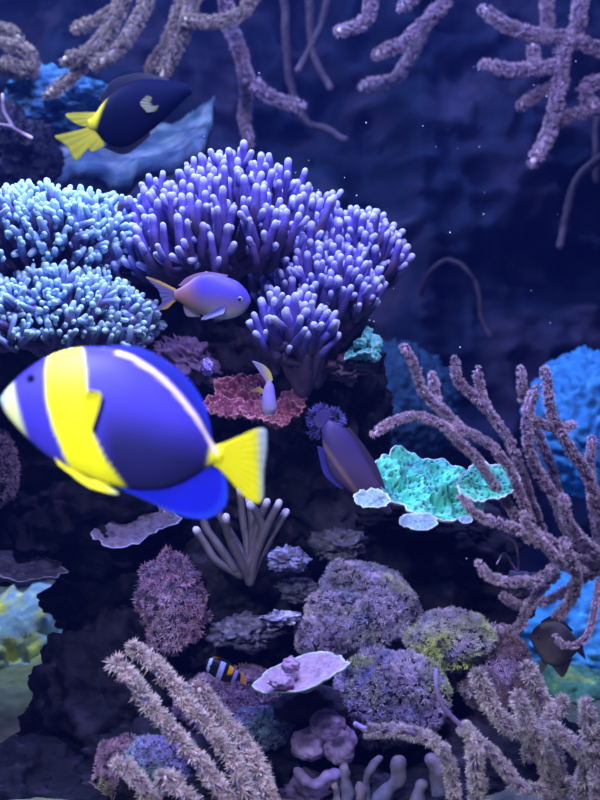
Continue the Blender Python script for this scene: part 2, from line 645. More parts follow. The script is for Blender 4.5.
ST, MI, TI = c3(.08, .05, .12), c3(.13, .10, .50), c3(.56, .60, 1.0)
bush('large purple branching coral with pale tips, the tallest and broadest, upper centre', (245, 350), 1.50, (236, 255), (120, 96), 300, 3.8, 34, ST, MI, TI, 17, 41, yd=0.9, elev=(.0, 1.01), up=.72)
bush('purple branching coral leaning right, the cluster nearest the open blue water', (325, 345), 1.49, (356, 265), (54, 62), 90, 3.8, 28, ST, MI, TI, 7, 42, yd=0.9, elev=(.1, 1.01), up=.55)
bush('purple branching coral in the middle right, above the small cyan coral', (316, 382), 1.43, (322, 300), (64, 66), 120, 3.8, 30, ST, MI, TI, 8, 43, yd=0.9, elev=(.08, 1.01), up=.6)
bush('lowest purple branching coral, with few long fingers, just above the pink crust coral', (303, 390), 1.33, (292, 338), (46, 52), 30, 4.3, 42, ST, MI, TI, 5, 44, yd=0.8, elev=(.05, 1.01), up=.5, fork=.4)

ST2, MI2, TI2 = c3(.14, .10, .24), c3(.20, .32, .66), c3(.62, .95, 1.0)
bush('upper pale blue bush coral with short fingers, at the left edge', (45, 300), 1.47, (50, 246), (108, 62), 360, 3.1, 19, ST2, MI2, TI2, 16, 51, yd=0.75, elev=(-.35, 1.01), up=.35, dj=.3, sp=2.3, low=0, dk=.3, tip_frac=.4, n=7, fork=.7, name='bush_coral')
bush('lower pale blue bush coral with short fingers, spreading just above the big fish', (60, 362), 1.40, (58, 322), (100, 54), 330, 3.1, 19, ST2, MI2, TI2, 14, 52, yd=0.7, elev=(-.35, 1.01), up=.3, dj=.3, sp=2.3, low=0, dk=.3, tip_frac=.4, n=7, fork=.7, name='bush_coral')

# cluster of long plain fingers low in the middle
def finger_cluster():
    Y = 1.34
    B = P(250, 582, Y)
    root = empty('finger_coral', B, 'small cluster of bare purple finger coral with white tips below the big fish tail', 'coral')
    s = Y / 1000
    FS = [((250, 582), (240, 560), (228, 535), (226, 517), 1.31), ((250, 582), (252, 555), (258, 525), (267, 502), 1.34),
          ((250, 582), (256, 555), (266, 530), (279, 503), 1.33), ((250, 582), (258, 560), (272, 535), (286, 512), 1.35),
          ((250, 582), (248, 550), (243, 520), (240, 490), 1.37), ((250, 582), (240, 550), (222, 520), (214, 500), 1.38),
          ((250, 582), (252, 550), (252, 520), (249, 500), 1.36), ((235, 570), (218, 545), (205, 525), (202, 500), 1.37),
          ((246, 570), (262, 535), (258, 515), (250, 505), 1.33), ((240, 575), (216, 560), (206, 545), (196, 530), 1.36)]
    for i, f in enumerate(FS):
        y1 = f[-1]
        pts = f[:-1]
        C = spline([P(x, y, Y + (y1 - Y) * q / (len(pts) - 1)) for q, (x, y) in enumerate(pts)], 0.004)
        t = np.linspace(0, 1, len(C))
        mb = MB()
        tube(mb, C, (4.6 - 0.6 * t) * s, mixc(c3(.075, .06, .09), c3(.65, .62, 1.0), (t - .93) * 12), 10, lump=.08, seed=i)
        mb.build('finger', M_coral, root)


finger_cluster()


# ------------------------------------------------------------------ gorgonians
def gorgonian(label, base, branches, name, r, polyp, c_stem, c_tip, pc0, pc1, step=3.0, around=6, tpl=TPL, seed=0, cat='gorgonian', polyps=True, bare=None, jit=.35, tipbare=0.02, tipc=None):
    """branches: lists of (px,py,Y); each may start with a radius scale"""
    root = empty(name, P(*base), label, cat)
    g = np.random.default_rng(seed)
    for bi, b in enumerate(branches):
        rs, ps, br = 1.0, 1.0, None
        if isinstance(b, dict):
            rs, ps, br = b.get('r', 1.0), b.get('p', 1.0), b.get('bare')
            b = b['pts']
        pts = [P(*q) for q in b]
        C = spline(pts, 0.005)
        Ym = np.mean([q[2] for q in b])
        s = Ym / 1000
        k = len(C)
        t = np.linspace(0, 1, k)           # 0 is the tip
        wob = fbm(C * 30, 2, seed + bi)[:, None] * 1.2 * s
        C = C + wob * np.array([0.6, 1, 0.8])
        R_ = r * rs * s * (0.86 + 0.30 * t)
        mb = MB()
        tube(mb, C, R_, mixc(c_tip if br is not None or tipc is None else tipc, c_stem, t * 6), 10, lump=0.16, seed=bi)
        br_o = mb.build('branch', M_soft, root)
        if not polyps or ps <= 0:
            continue
        T, A, B = frames(C)
        ln = np.concatenate([[0], np.cumsum(np.linalg.norm(np.diff(C, axis=0), axis=1))])
        tot = ln[-1]
        nst = max(2, int(tot / (step * s)))
        u = np.repeat((np.arange(nst) + .5) / nst * tot, around) + g.uniform(-.5, .5, nst * around) * step * s
        u = np.clip(u, tot * (tipbare if br is None else br), tot)
        th = g.uniform(0, 2 * np.pi, len(u))
        ci = np.stack([np.interp(u, ln, C[:, j]) for j in range(3)], 1)
        ai = np.stack([np.interp(u, ln, A[:, j]) for j in range(3)], 1)
        bb = np.stack([np.interp(u, ln, B[:, j]) for j in range(3)], 1)
        ri = np.interp(u, ln, R_)
        nr = ai * np.cos(th)[:, None] + bb * np.sin(th)[:, None]
        nr /= np.linalg.norm(nr, axis=1)[:, None]
        keep = np.ones(len(u), bool)
        if bare is not None:
            keep = (nr @ np.array(bare)) < 0.35
        pos = ci + nr * ri[:, None] * 0.9
        # crown on the tip
        if br is None:
            m = 14
            dd = g.normal(0, 1, (m, 3)) * .8 - T[0]
            dd /= np.linalg.norm(dd, axis=1)[:, None]
            pos = np.vstack([pos[keep], C[0] + dd * R_[0] * .9])
            nr = np.vstack([nr[keep], dd])
        else:
            pos, nr = pos[keep], nr[keep]
        mp = MB()
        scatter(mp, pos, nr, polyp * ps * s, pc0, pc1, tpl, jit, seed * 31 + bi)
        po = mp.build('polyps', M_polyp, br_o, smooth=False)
        po['kind'] = 'stuff'
    return root


def off(pts, d=0.0):
    return [(x, y, (1.30 if len(q) == 0 else q[0]) + d) for (x, y, *q) in pts]


A1 = 1.30
G = [
    [(405, 348, A1), (415, 367, A1), (424, 394, A1), (444, 413, A1), (462, 430, A1 + .01)],
    [(433, 376, A1 + .02), (437, 400, A1 + .01), (446, 414, A1)],
    [(375, 434, A1 - .02), (396, 420, A1 - .02), (417, 416, A1 - .02), (440, 424, A1 - .02), (460, 442, A1 - .01), (478, 462, A1), (505, 500, A1 + .02), (530, 540, A1 + .03)],
    [(450, 424, A1), (476, 436, A1), (494, 448, A1), (510, 470, A1), (522, 500, A1 + .01), (540, 545, A1 + .03)],
    [(455, 361, A1 + .02), (458, 381, A1 + .02), (472, 395, A1 + .02), (488, 411, A1 + .02)],
    [(478, 370, A1 + .03), (481, 393, A1 + .03), (488, 411, A1 + .02), (499, 424, A1 + .02), (511, 444, A1 + .02), (519, 468, A1 + .02), (530, 500, A1 + .03), (545, 545, A1 + .04)],
    [(521, 371, A1 + .05), (522, 387, A1 + .05), (525, 405, A1 + .05), (540, 440, A1 + .06), (552, 470, A1 + .06), (560, 510, A1 + .06)],
    {'r': 1.25, 'pts': [(535, 391, A1 - .02), (527, 415, A1 - .02), (529, 445, A1 - .02), (539, 474, A1 - .01), (556, 499, A1), (566, 526, A1 + .02), (590, 552, A1 + .04)]},
    {'r': 1.2, 'pts': [(545, 371, A1), (548, 391, A1), (552, 416, A1), (567, 445, A1), (585, 472, A1 + .01), (597, 505, A1 + .02), (603, 545, A1 + .04)]},
    [(572, 424, A1 + .05), (560, 430, A1 + .03), (545, 425, A1), (529, 420, A1 - .01)],
    [(462, 498, A1 - .06), (476, 514, A1 - .06), (496, 522, A1 - .06), (515, 528, A1 - .05), (540, 536, A1 - .02), (562, 548, A1 + .01)],
    {'r': 1.35, 'pts': [(563, 499, A1 - .06), (568, 522, A1 - .05), (585, 543, A1 - .01), (604, 560, A1 + .03)]},
    [(524, 516, A1 - .08), (532, 532, A1 - .08), (546, 547, A1 - .07), (561, 561, A1 - .05), (585, 572, A1)],
    {'r': 1.25, 'pts': [(564, 542, A1 - .09), (570, 560, A1 - .09), (576, 580, A1 - .07), (571, 600, A1 - .04), (556, 618, A1 - .03)]},
    [(479, 565, A1 - .07), (491, 577, A1 - .07), (512, 581, A1 - .07), (540, 578, A1 - .05), (560, 564, A1 - .02), (585, 560, A1 + .02)],
    [(500, 628, A1 - .04), (518, 628, A1 - .04), (527, 610, A1 - .04), (538, 592, A1 - .03), (556, 574, A1)],
    [(504, 597, A1 + .03), (520, 606, A1 + .03), (551, 600, A1 + .02), (570, 588, A1 + .02), (598, 570, A1 + .04)],
    {'r': .75, 'p': .7, 'pts': [(556, 637, A1 - .1), (563, 645, A1 - .1), (573, 646, A1 - .1), (583, 641, A1 - .1), (588, 633, A1 - .1), (592, 622, A1 - .09), (595, 606, A1 - .07), (600, 580, A1)]},
    [(592, 440, A1 + .08), (590, 470, A1 + .07), (594, 510, A1 + .06), (604, 560, A1 + .05)],
    {'r': .5, 'p': .0, 'pts': [(497, 563, A1 + .05), (505, 553, A1 + .06), (518, 570, A1 + .06), (516, 545, A1 + .06), (502, 535, A1 + .05)]},
    {'r': 1.6, 'pts': [(560, 552, A1 + .02), (580, 560, A1 + .03), (604, 568, A1 + .05), (640, 620, A1 + .10), (640, 760, A1 + .14)]},
]
gorgonian('large mauve branching gorgonian with fuzzy polyps filling the right edge', (640, 760, A1 + .14), G, 'branching_gorgonian', 2.4, 4.7, c3(.18, .10, .20), c3(.70, .48, .72), c3(.36, .23, .33), c3(1.0, .84, .95), step=2.0, around=7, tpl=TPLS, seed=3)

# tan feathery branches, bottom right foreground
Y2 = 1.16
H = [
    {'r': .8, 'p': .8, 'bare': .28, 'pts': [(436, 671, Y2), (437, 690, Y2), (445, 710, Y2), (462, 726, Y2), (477, 738, Y2), (501, 763, Y2), (520, 785, Y2), (556, 790, Y2 + .02), (578, 780, Y2 + .03), (590, 765, Y2 + .03)]},
    {'r': .9, 'p': .8, 'bare': .1, 'pts': [(355, 725, Y2 + .02), (370, 731, Y2 + .02), (390, 730, Y2 + .02), (414, 732, Y2 + .02), (434, 743, Y2 + .02), (448, 760, Y2 + .02), (455, 800, Y2 + .02)]},
    {'p': 1.1, 'pts': [(478, 677, Y2 + .03), (489, 700, Y2 + .03), (505, 722, Y2 + .03), (522, 733, Y2 + .03), (545, 756, Y2 + .03), (556, 800, Y2 + .03)]},
    [(528, 669, Y2 + .06), (538, 690, Y2 + .06), (546, 708, Y2 + .06), (552, 740, Y2 + .05), (560, 790, Y2 + .05)],
    {'p': 1.1, 'pts': [(519, 698, Y2 + .0), (527, 722, Y2), (541, 748, Y2 + .01), (552, 785, Y2 + .02), (555, 830, Y2 + .03)]},
    [(562, 703, Y2 + .02), (546, 724, Y2 + .02), (534, 737, Y2 + .02), (530, 760, Y2 + .02)],
    [(553, 730, Y2 - .01), (568, 740, Y2 - .01), (580, 751, Y2 - .01), (588, 770, Y2), (576, 800, Y2 + .01)],
    [(586, 705, Y2 - .02), (590, 737, Y2 - .02), (597, 770, Y2 - .02), (600, 830, Y2 - .02)],
    {'r': 1.2, 'pts': [(474, 742, Y2 - .01), (476, 765, Y2 - .01), (478, 800, Y2), (480, 850, Y2)]},
]
gorgonian('tan feathery gorgonian with curling branches, bottom right foreground', (520, 850, Y2 + .02), H, 'feathery_gorgonian', 3.3, 8.2, c3(.20, .13, .30), c3(.55, .42, .95), c3(.38, .27, .32), c3(1.0, .90, .92), step=3.6, around=8, tpl=TPL, seed=5, tipc=c3(.6, .48, .46))

# tan feathery soft coral, bottom left foreground
Y3 = 1.13
S = [
    [(117, 666, Y3), (135, 691, Y3), (154, 714, Y3), (183, 747, Y3), (215, 787, Y3), (240, 830, Y3)],
    [(136, 650, Y3 + .04), (159, 674, Y3 + .04), (181, 698, Y3 + .04), (207, 731, Y3 + .03), (234, 768, Y3 + .02), (255, 830, Y3 + .02)],
    {'r': .8, 'pts': [(200, 690, Y3 + .08), (215, 711, Y3 + .08), (236, 737, Y3 + .07), (258, 770, Y3 + .05), (272, 830, Y3 + .04)]},
    [(122, 766, Y3 - .02), (140, 788, Y3 - .02), (165, 830, Y3)],
    [(166, 778, Y3 - .03), (185, 797, Y3 - .03), (205, 840, Y3 - .01)],
]
gorgonian('tan feathery soft coral with long diagonal arms, bottom left foreground', (215, 850, Y3 + .02), S, 'feathery_soft_coral', 4.6, 10.5, c3(.30, .24, .60), c3(.48, .38, .60), c3(.28, .18, .24), c3(1.0, .84, .84), step=3.0, around=9, tpl=TPL, seed=6, tipc=c3(.6, .48, .50), bare=(-.55, -.25, -.75), cat='soft coral')

# branches hanging into the top of the picture
YT = 1.95
TAN0, TAN1, TANS = c3(.26, .20, .17), c3(.68, .55, .42), c3(.19, .14, .14)
PUR0, PUR1, PURS = c3(.30, .22, .29), c3(.84, .66, .74), c3(.20, .13, .20)


def hang(label, branches, seed, pal='tan', r=4.4, p=5.5, **k):
    c = {'tan': (TANS, TAN1, TAN0, TAN1), 'purple': (PURS, PUR1, PUR0, PUR1), 'dim': (PURS * .25, PURS * .5, PUR0 * .25, PUR1 * .35)}[pal]  # dim: purple palette darkened, poor light far back put into the colours
    b0 = branches[0]['pts'][-1] if isinstance(branches[0], dict) else branches[0][-1]
    return gorgonian(label, b0, branches, 'sea_whip', r, p, c[0], c[1], c[2], c[3], step=2.4, around=8, tpl=TPLS, seed=seed, cat='gorgonian', **k)


hang('tan fuzzy gorgonian whose forked tips hang above the blue shelf, upper left', [
    [(50, 94, YT), (75, 74, YT), (92, 55, YT), (105, 36, YT), (120, 8, YT), (128, -20, YT)],
    [(67, 59, YT - .03), (84, 54, YT - .03), (98, 44, YT - .02), (105, 36, YT)],
    [(97, 65, YT - .05), (118, 50, YT - .05), (132, 30, YT - .05), (146, 4, YT - .03), (150, -20, YT)],
    {'r': .7, 'pts': [(77, 28, YT + .03), (98, 20, YT + .03), (118, 6, YT + .03), (124, -20, YT)]}], 61)
hang('tan fuzzy gorgonian with two parallel stems right of the forked one, top left', [
    [(163, 76, YT), (175, 50, YT), (188, 22, YT), (196, -20, YT)],
    {'r': .8, 'pts': [(150, 68, YT + .08), (166, 45, YT + .08), (176, 20, YT + .07), (186, -20, YT + .04)]},
    {'r': .8, 'pts': [(186, 20, YT - .03), (204, 22, YT - .03), (228, 20, YT - .03), (245, 8, YT - .02), (262, -20, YT)]}], 62)
hang('brownish gorgonian arching down to the right of the stems, top centre', [
    {'r': .9, 'pts': [(300, 106, YT + .1), (272, 98, YT + .08), (250, 80, YT + .06), (238, 45, YT + .05), (228, 20, YT + .04), (225, -20, YT)]},
    {'r': .7, 'pts': [(248, 142, YT + .15), (245, 115, YT + .15), (246, 85, YT + .12), (240, 50, YT + .06)]}], 63, 'purple')
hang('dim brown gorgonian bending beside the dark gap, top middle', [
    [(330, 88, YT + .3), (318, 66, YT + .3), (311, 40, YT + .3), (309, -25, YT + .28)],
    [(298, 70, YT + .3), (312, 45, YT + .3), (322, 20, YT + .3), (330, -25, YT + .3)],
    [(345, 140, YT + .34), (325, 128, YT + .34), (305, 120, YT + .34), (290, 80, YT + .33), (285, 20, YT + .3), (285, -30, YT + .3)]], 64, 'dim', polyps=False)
hang('curled tan gorgonian loop at the top left corner', [
    {'r': .8, 'pts': [(8, 61, YT), (20, 68, YT), (34, 66, YT), (30, 53, YT), (14, 46, YT), (-20, 42, YT)]},
    {'r': .8, 'pts': [(18, 38, YT + .03), (6, 30, YT + .03), (-25, 22, YT + .03)]},
    {'r': .8, 'pts': [(34, 72, YT + .05), (20, 75, YT + .05), (-10, 60, YT + .05), (-30, 50, YT + .05)]}], 65)
hang('short curved purple gorgonian tip at the top, right of centre', [
    [(341, 30, YT - .05), (357, 27, YT - .05), (369, 13, YT - .05), (370, -20, YT - .05)]], 66, 'purple', r=4)
hang('purple gorgonian with a long and a fainter lower tip, top right of centre', [
    [(378, 54, YT), (402, 43, YT), (422, 26, YT), (440, 8, YT), (458, -20, YT)],
    {'r': .9, 'pts': [(365, 86, YT + .12), (394, 79, YT + .12), (410, 58, YT + .12), (425, 25, YT + .08), (440, 6, YT + .02)]},
    [(404, 6, YT - .02), (414, -4, YT - .02), (425, -25, YT)]], 67, 'purple', r=4)
hang('mauve gorgonian with horizontal side branches hanging in the upper right corner', [
    {'r': 1.3, 'pts': [(534, 161, YT - .05), (548, 134, YT - .05), (557, 100, YT - .05), (562, 76, YT - .05), (562, 52, YT - .05), (575, 34, YT - .04), (580, 8, YT - .04), (585, -25, YT)]},
    [(485, 66, YT - .05), (513, 70, YT - .05), (545, 67, YT - .05), (562, 68, YT - .05)],
    [(533, 45, YT - .04), (534, 56, YT - .04), (534, 68, YT - .05)],
    {'r': .8, 'pts': [(521, 105, YT), (540, 93, YT), (560, 82, YT - .04)]},
    [(484, 10, YT - .05), (509, 26, YT - .05), (543, 37, YT - .05), (570, 38, YT - .05), (600, 50, YT - .03), (630, 60, YT)],
    {'r': .9, 'pts': [(546, 36, YT + .02), (547, 15, YT + .02), (546, -25, YT + .02)]},
    {'r': 1.2, 'pts': [(594, 107, YT - .03), (584, 92, YT - .03), (592, 84, YT - .03), (625, 80, YT)]},
    {'r': .8, 'pts': [(556, 124, YT - .02), (572, 115, YT - .02), (595, 110, YT - .02), (630, 95, YT)]}], 68, 'purple', r=3.7)
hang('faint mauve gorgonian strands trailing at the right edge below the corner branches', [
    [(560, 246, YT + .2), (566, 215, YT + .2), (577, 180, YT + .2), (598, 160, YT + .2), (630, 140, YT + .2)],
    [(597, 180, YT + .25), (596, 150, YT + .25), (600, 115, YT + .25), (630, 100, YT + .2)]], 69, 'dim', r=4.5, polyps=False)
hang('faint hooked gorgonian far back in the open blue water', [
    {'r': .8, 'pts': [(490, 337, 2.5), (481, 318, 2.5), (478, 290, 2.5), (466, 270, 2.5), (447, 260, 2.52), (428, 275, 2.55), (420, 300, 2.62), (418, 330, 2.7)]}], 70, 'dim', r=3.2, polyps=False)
hang('thin purple gorgonian twig at the left edge above the pale blue bush coral', [
    {'r': .5, 'pts': [(31, 138, 1.85), (18, 131, 1.85), (8, 126, 1.85), (-15, 122, 1.86)]},
    {'r': .4, 'pts': [(2, 95, 1.86), (4, 112, 1.86), (12, 127, 1.85)]}], 71, 'purple', polyps=False)


# ------------------------------------------------------------------ mounds of small polyps
def mound(label, px, py, Y, rx, rz, ry, count, size, cols, seed, name='polyp_mound', tpl=TPL6, cat='coral', amp=.16, rot=0.0, cbase=(.05, .035, .08), green=0.0, yfront=0.35):
    ctr = P(px, py, Y)
    s = Y / 1000
    V, F, U, n = blob(ctr, (rx * s, ry * s, rz * s), 5, amp, 2.4, seed, .05, 8, rot=rot)
    root = empty(name, ctr - np.array([0, 0, rz * s]), label, cat)
    mb = MB()
    mb.add(V, F, c3(*cbase))
    mb.build('body', M_soft, root)
    g = np.random.default_rng(seed)
    tri = V[F]
    nr = np.cross(tri[:, 1] - tri[:, 0], tri[:, 2] - tri[:, 0])
    ar = np.linalg.norm(nr, axis=1)
    nr /= ar[:, None]
    ar = ar * ((nr[:, 1] < yfront) & (nr[:, 2] > -0.75))
    k = g.choice(len(F), count, p=ar / ar.sum())
    w = g.dirichlet((1, 1, 1), count)
    pos = (tri[k] * w[:, :, None]).sum(1)
    q = (pos - ctr) / s
    t = np.clip(fbm(pos * 22 + seed, 2, seed) * 1.3 + green, 0, 1)
    c1 = mixc(cols[0] * 1.3, cols[1] * 1.35, t)
    if len(cols) > 2:
        c1 = mixc(c1, cols[2], fbm(pos * 45 + 3, 2, seed + 8) * 1.6 - .1)
    mp = MB()
    scatter(mp, pos, nr[k], size * s, c1 * .25, c1, tpl, .3, seed)  # dark polyp feet: shade of the gaps put into the colour
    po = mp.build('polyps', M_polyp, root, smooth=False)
    po['kind'] = 'stuff'
    return root


LAV, GRN, BRN = c3(.68, .57, .92), c3(.70, .80, .34), c3(.56, .36, .50)
BLUL = c3(.55, .55, 1.0)
mound('tallest mound of tiny purple and green polyps, centre right above the others', 362, 610, 1.40, 48, 42, 40, 2500, 5.6, (LAV, GRN, BLUL), 81, green=.3)
mound('small purple polyp mound at the left foot of the tallest mound', 328, 634, 1.38, 26, 26, 26, 1200, 4.2, (c3(.34, .26, .5), LAV), 82)
mound('round green and purple polyp mound right of the tallest mound, below the hollow', 447, 640, 1.37, 38, 26, 34, 1500, 5.6, (LAV, GRN, BLUL), 83, green=.25)
mound('broad lavender polyp mound beside the cream plate coral', 392, 698, 1.32, 48, 41, 42, 2500, 5.6, (LAV, c3(.62, .68, .42), BLUL), 84, green=0.15)
mound('dim brown-purple feathery mound below the hollow, left of the grey fish', 492, 668, 1.38, 32, 36, 30, 1500, 7.0, (BRN, LAV), 85, tpl=TPL)
mound('upright purple feathery bush coral on the dark rock at the left of centre', 172, 602, 1.40, 25, 41, 25, 800, 7.5, (c3(.50, .30, .50), c3(.60, .44, .62), c3(.42, .34, .70)), 86, name='feathery_bush', tpl=TPL, amp=.3)
mound('purple grassy polyp mat beneath the small striped fish', 240, 705, 1.36, 52, 30, 32, 1500, 7.5, (c3(.34, .22, .42), c3(.46, .34, .55)), 87, name='polyp_mat', tpl=TPL)
mound('blue-lavender encrusted polyp patch between the tan soft coral arms, bottom left', 160, 765, 1.27, 34, 24, 24, 1500, 4.4, (c3(.5, .45, .9), c3(.36, .60, .48), BLUL), 88, green=.1, name='polyp_patch')
mound('dull brown polyp mound at the bottom left corner of the soft coral', 122, 775, 1.30, 22, 32, 24, 700, 6.5, (BRN, GRN), 89, tpl=TPL)
mound('pale purple fuzzy patch at the left edge below the head of the big fish', -2, 470, 1.40, 14, 30, 20, 420, 7, (c3(.45, .33, .5), c3(.5, .4, .6)), 90, tpl=TPL, name='polyp_patch')
mound('blue-grey polyp patch right of the soft coral arms, under the cream plate', 262, 728, 1.30, 26, 18, 20, 900, 4.4, (c3(.3, .3, .6), c3(.3, .42, .5)), 91, name='polyp_patch')


# ------------------------------------------------------------------ plates and crusts
def plate(label, px, py, Y, rx, ry, tilt, seed, c, rim, name='plate_coral', thick=3.0, wav=.12, roll=0.0, lump=0.10, rimw=.10, cup=0.12, lobes=5, ctex=None, freq=9, pore=0.0, ring=60, parent=None, cat='coral'):
    """wavy plate; rx, ry are px radii in its own plane, tilt in degrees towards the viewer"""
    s = Y / 1000
    ctr = P(px, py, Y)
    nu, nr_ = 200, ring
    a = np.linspace(0, 2 * np.pi, nu, endpoint=False)
    g = np.random.default_rng(seed)
    edge = 1 + wav * fbm(np.stack([np.cos(a) * lobes / 2.2, np.sin(a) * lobes / 2.2, a * 0], 1) + seed, 3, seed)
    rr = np.linspace(0.02, 1, nr_)
    X = (rr[:, None] * edge[None] * np.cos(a)[None]).ravel()
    Z = (rr[:, None] * edge[None] * np.sin(a)[None]).ravel()
    Rr = np.repeat(rr, nu)
    q = np.stack([X * freq / 2 + seed, Z * freq / 2, X * 0], 1)
    h = cup * (Rr ** 2) * rx + lump * rx * fbm(q, 4, seed + 1) * (1 - .5 * Rr ** 6)
    pr = None
    if pore:
        bp = bumps(np.stack([X * rx / 4.2, Z * ry / 4.2, X * 0 + seed], 1), seed)
        pr = np.clip((0.46 - bp) * 4, 0, 1)
        h = h - pore * pr * (1 - Rr ** 8)
    top = np.stack([X * rx, Z * ry, h], 1)
    bot = top.copy()
    bot[:, 2] -= thick * (0.5 + .8 * (1 - Rr)) + rx * .25 * (1 - Rr) ** 2
    V = np.vstack([top, bot]) * s
    tl, ro = math.radians(90 - tilt), math.radians(roll)
    # own plane -> world: x right, y away, z up, then tilt towards the viewer
    x, y, z = V[:, 0], V[:, 1], V[:, 2]
    t_ = math.radians(tilt)
    y2, z2 = y * math.cos(t_) - z * math.sin(t_), y * math.sin(t_) + z * math.cos(t_)
    x3, z3 = x * math.cos(ro) - z2 * math.sin(ro), x * math.sin(ro) + z2 * math.cos(ro)
    V = np.stack([x3, y2, z3], 1) + ctr
    n0 = len(top)
    i = (np.arange(nr_ - 1)[:, None] * nu)
    j = np.arange(nu)[None]
    jn = (j + 1) % nu
    F = np.stack([i + j, i + nu + j, i + nu + jn, i + jn], -1).reshape(-1, 4)
    j = np.arange(nu); jn = (j + 1) % nu
    E = np.stack([(nr_ - 1) * nu + j, (nr_ - 1) * nu + j + n0, (nr_ - 1) * nu + jn + n0, (nr_ - 1) * nu + jn], 1)
    cen = [np.stack([j, jn, np.full(nu, 2 * n0)], 1), np.stack([jn + n0, j + n0, np.full(nu, 2 * n0 + 1)], 1)]
    V = np.vstack([V, V[:nu].mean(0), V[n0:n0 + nu].mean(0)])
    c, rim = np.asarray(c, float), np.asarray(rim, float)
    ct = mixc(c, ctex if ctex is not None else c * .6, fbm(q * 2.2, 3, seed + 6) + .1)
    if pr is not None:
        ct = mixc(ct, np.array([.03, .10, .14]), pr * .9)  # pits painted dark, the shade inside them put into the colour
    ct = mixc(ct, rim, (Rr - (1 - rimw)) / (rimw * .6))
    Cc = np.vstack([ct, np.repeat(c[None] * .5, n0, 0), ct[0], c * .5])
    Cc[n0:2 * n0] = mixc(c * .45, rim * .9, (Rr - .95) / .05)
    mb = MB()
    mb.add(V, [F, F[:, ::-1] + n0, E] + cen, Cc)
    o = mb.build(name, M_coral, parent)
    if parent is None:
        recenter(o, ctr)
        tag(o, label, cat)
    return o


# cream plate with a small knob
t = empty('plate_coral', P(302, 690, 1.24), 'flat cream-pink plate coral with a pale greenish rim, lower centre', 'coral')
plate('', 302, 677, 1.24, 50, 34, 12, 101, c3(.62, .46, .58), c3(.70, .88, .78), roll=16, thick=4, lump=.05, wav=.10, rimw=.07, ctex=c3(.50, .36, .62), parent=t, name='plate')
V, F, U, n = blob(P(290, 665, 1.23), (.0105, .010, .008), 4, .3, 2.5, 7, .1)
mb = MB(); mb.add(V, F, mixc(c3(.62, .42, .60), c3(.45, .30, .55), n)); mb.build('knob', M_coral, t)
V, F, U, n = blob(P(281, 682, 1.21), (.013, .012, .006), 4, .3, 2.5, 9, .1)
mb = MB(); mb.add(V, F, mixc(c3(.60, .42, .62), c3(.45, .30, .55), n)); mb.build('knob', M_coral, t)
V, F, U, n = blob(P(315, 705, 1.30), (.05, .03, .024), 4, .2, 2.5, 19, .1)
mb = MB(); mb.add(V, F, c3(.03, .025, .05)); mb.build('stalk', M_rock, t)

# turquoise chalice coral
TQ, TQ2, TQR = c3(.16, .86, .66), c3(.16, .62, .58), c3(.70, .90, .86)
t = empty('chalice_coral', P(440, 515, 1.36), 'turquoise pitted chalice coral with pale rim, left of the mauve gorgonian', 'coral')
plate('', 426, 482, 1.36, 56, 44, 40, 111, TQ, TQR, roll=-12, thick=6, lump=.20, cup=-.05, wav=.16, rimw=.04, ctex=TQ2, freq=7, pore=3.0, ring=110, parent=t, name='main_plate')
plate('', 486, 484, 1.32, 30, 28, 40, 112, TQ, c3(.72, .82, .90), roll=6, thick=4, lump=.13, wav=.16, rimw=.09, ctex=TQ2, freq=7, pore=2.4, ring=80, parent=t, name='side_plate')
PC, PR = c3(.24, .36, .48), c3(.52, .62, .62)
plate('small pale blue scalloped plate left of and below the turquoise coral', 372, 500, 1.235, 19, 14, 36, 113, PC, PR, wav=.14, lobes=9, rimw=.16, ctex=c3(.30, .45, .50), thick=2.5, ring=30)
plate('small pale oval plate hanging directly under the turquoise coral', 418, 523, 1.29, 20, 17, 24, 114, PC, PR, wav=.10, lobes=7, rimw=.14, ctex=c3(.30, .5, .55), thick=2.5, ring=30)
plate('tiniest pale plate under the right side of the turquoise coral', 466, 520, 1.28, 7, 6, 30, 115, PC, PR, wav=.1, rimw=.2, thick=2, ring=20)

# cyan coral lit on the dark rock
t = empty('cyan_coral', P(358, 365, 1.42), 'small bright cyan knobbly coral right of the lowest purple fingers', 'coral')
plate('', 362, 350, 1.41, 19, 12, 26, 121, c3(.14, .62, .66), c3(.45, .9, .9), roll=22, thick=4, lump=.2, wav=.25, parent=t, name='plate', ring=30)
for (x, y, rx, rz) in ((368, 336, 5, 8), (376, 344, 6, 8), (374, 355, 5, 6), (361, 343, 6, 5)):
    V, F, U, n = blob(P(x, y, 1.40), (rx * .0014, .007, rz * .0014), 4, .3, 2.5, x, .1)
    mb = MB(); mb.add(V, F, mixc(c3(.12, .62, .72), c3(.35, .85, .8), n)); mb.build('knob', M_coral, t)

# pink crust coral made of overlapping lobes
t = empty('crust_coral', P(255, 425, 1.38), 'pink crinkled crust coral under the lowest purple fingers, centre', 'coral')
PK, PK2, PKR = c3(.46, .17, .26), c3(.20, .07, .20), c3(.62, .28, .36)
for k, (x, y, Y, rx, ry, ti, ro) in enumerate(((236, 401, 1.38, 29, 22, 52, -4), (247, 386, 1.41, 22, 16, 55, 0), (228, 408, 1.355, 18, 14, 45, -8), (256, 410, 1.35, 19, 13, 40, -4), (285, 411, 1.35, 18, 14, 50, 4), (292, 399, 1.39, 14, 12, 36, 8), (276, 420, 1.34, 13, 9, 30, -8))):
    plate('', x, y, Y, rx, ry, ti, 130 + k, PK, PKR, roll=ro, thick=4, lump=.32, wav=.28, rimw=.08, ctex=PK2, freq=12, parent=t, name='lobe', ring=50)

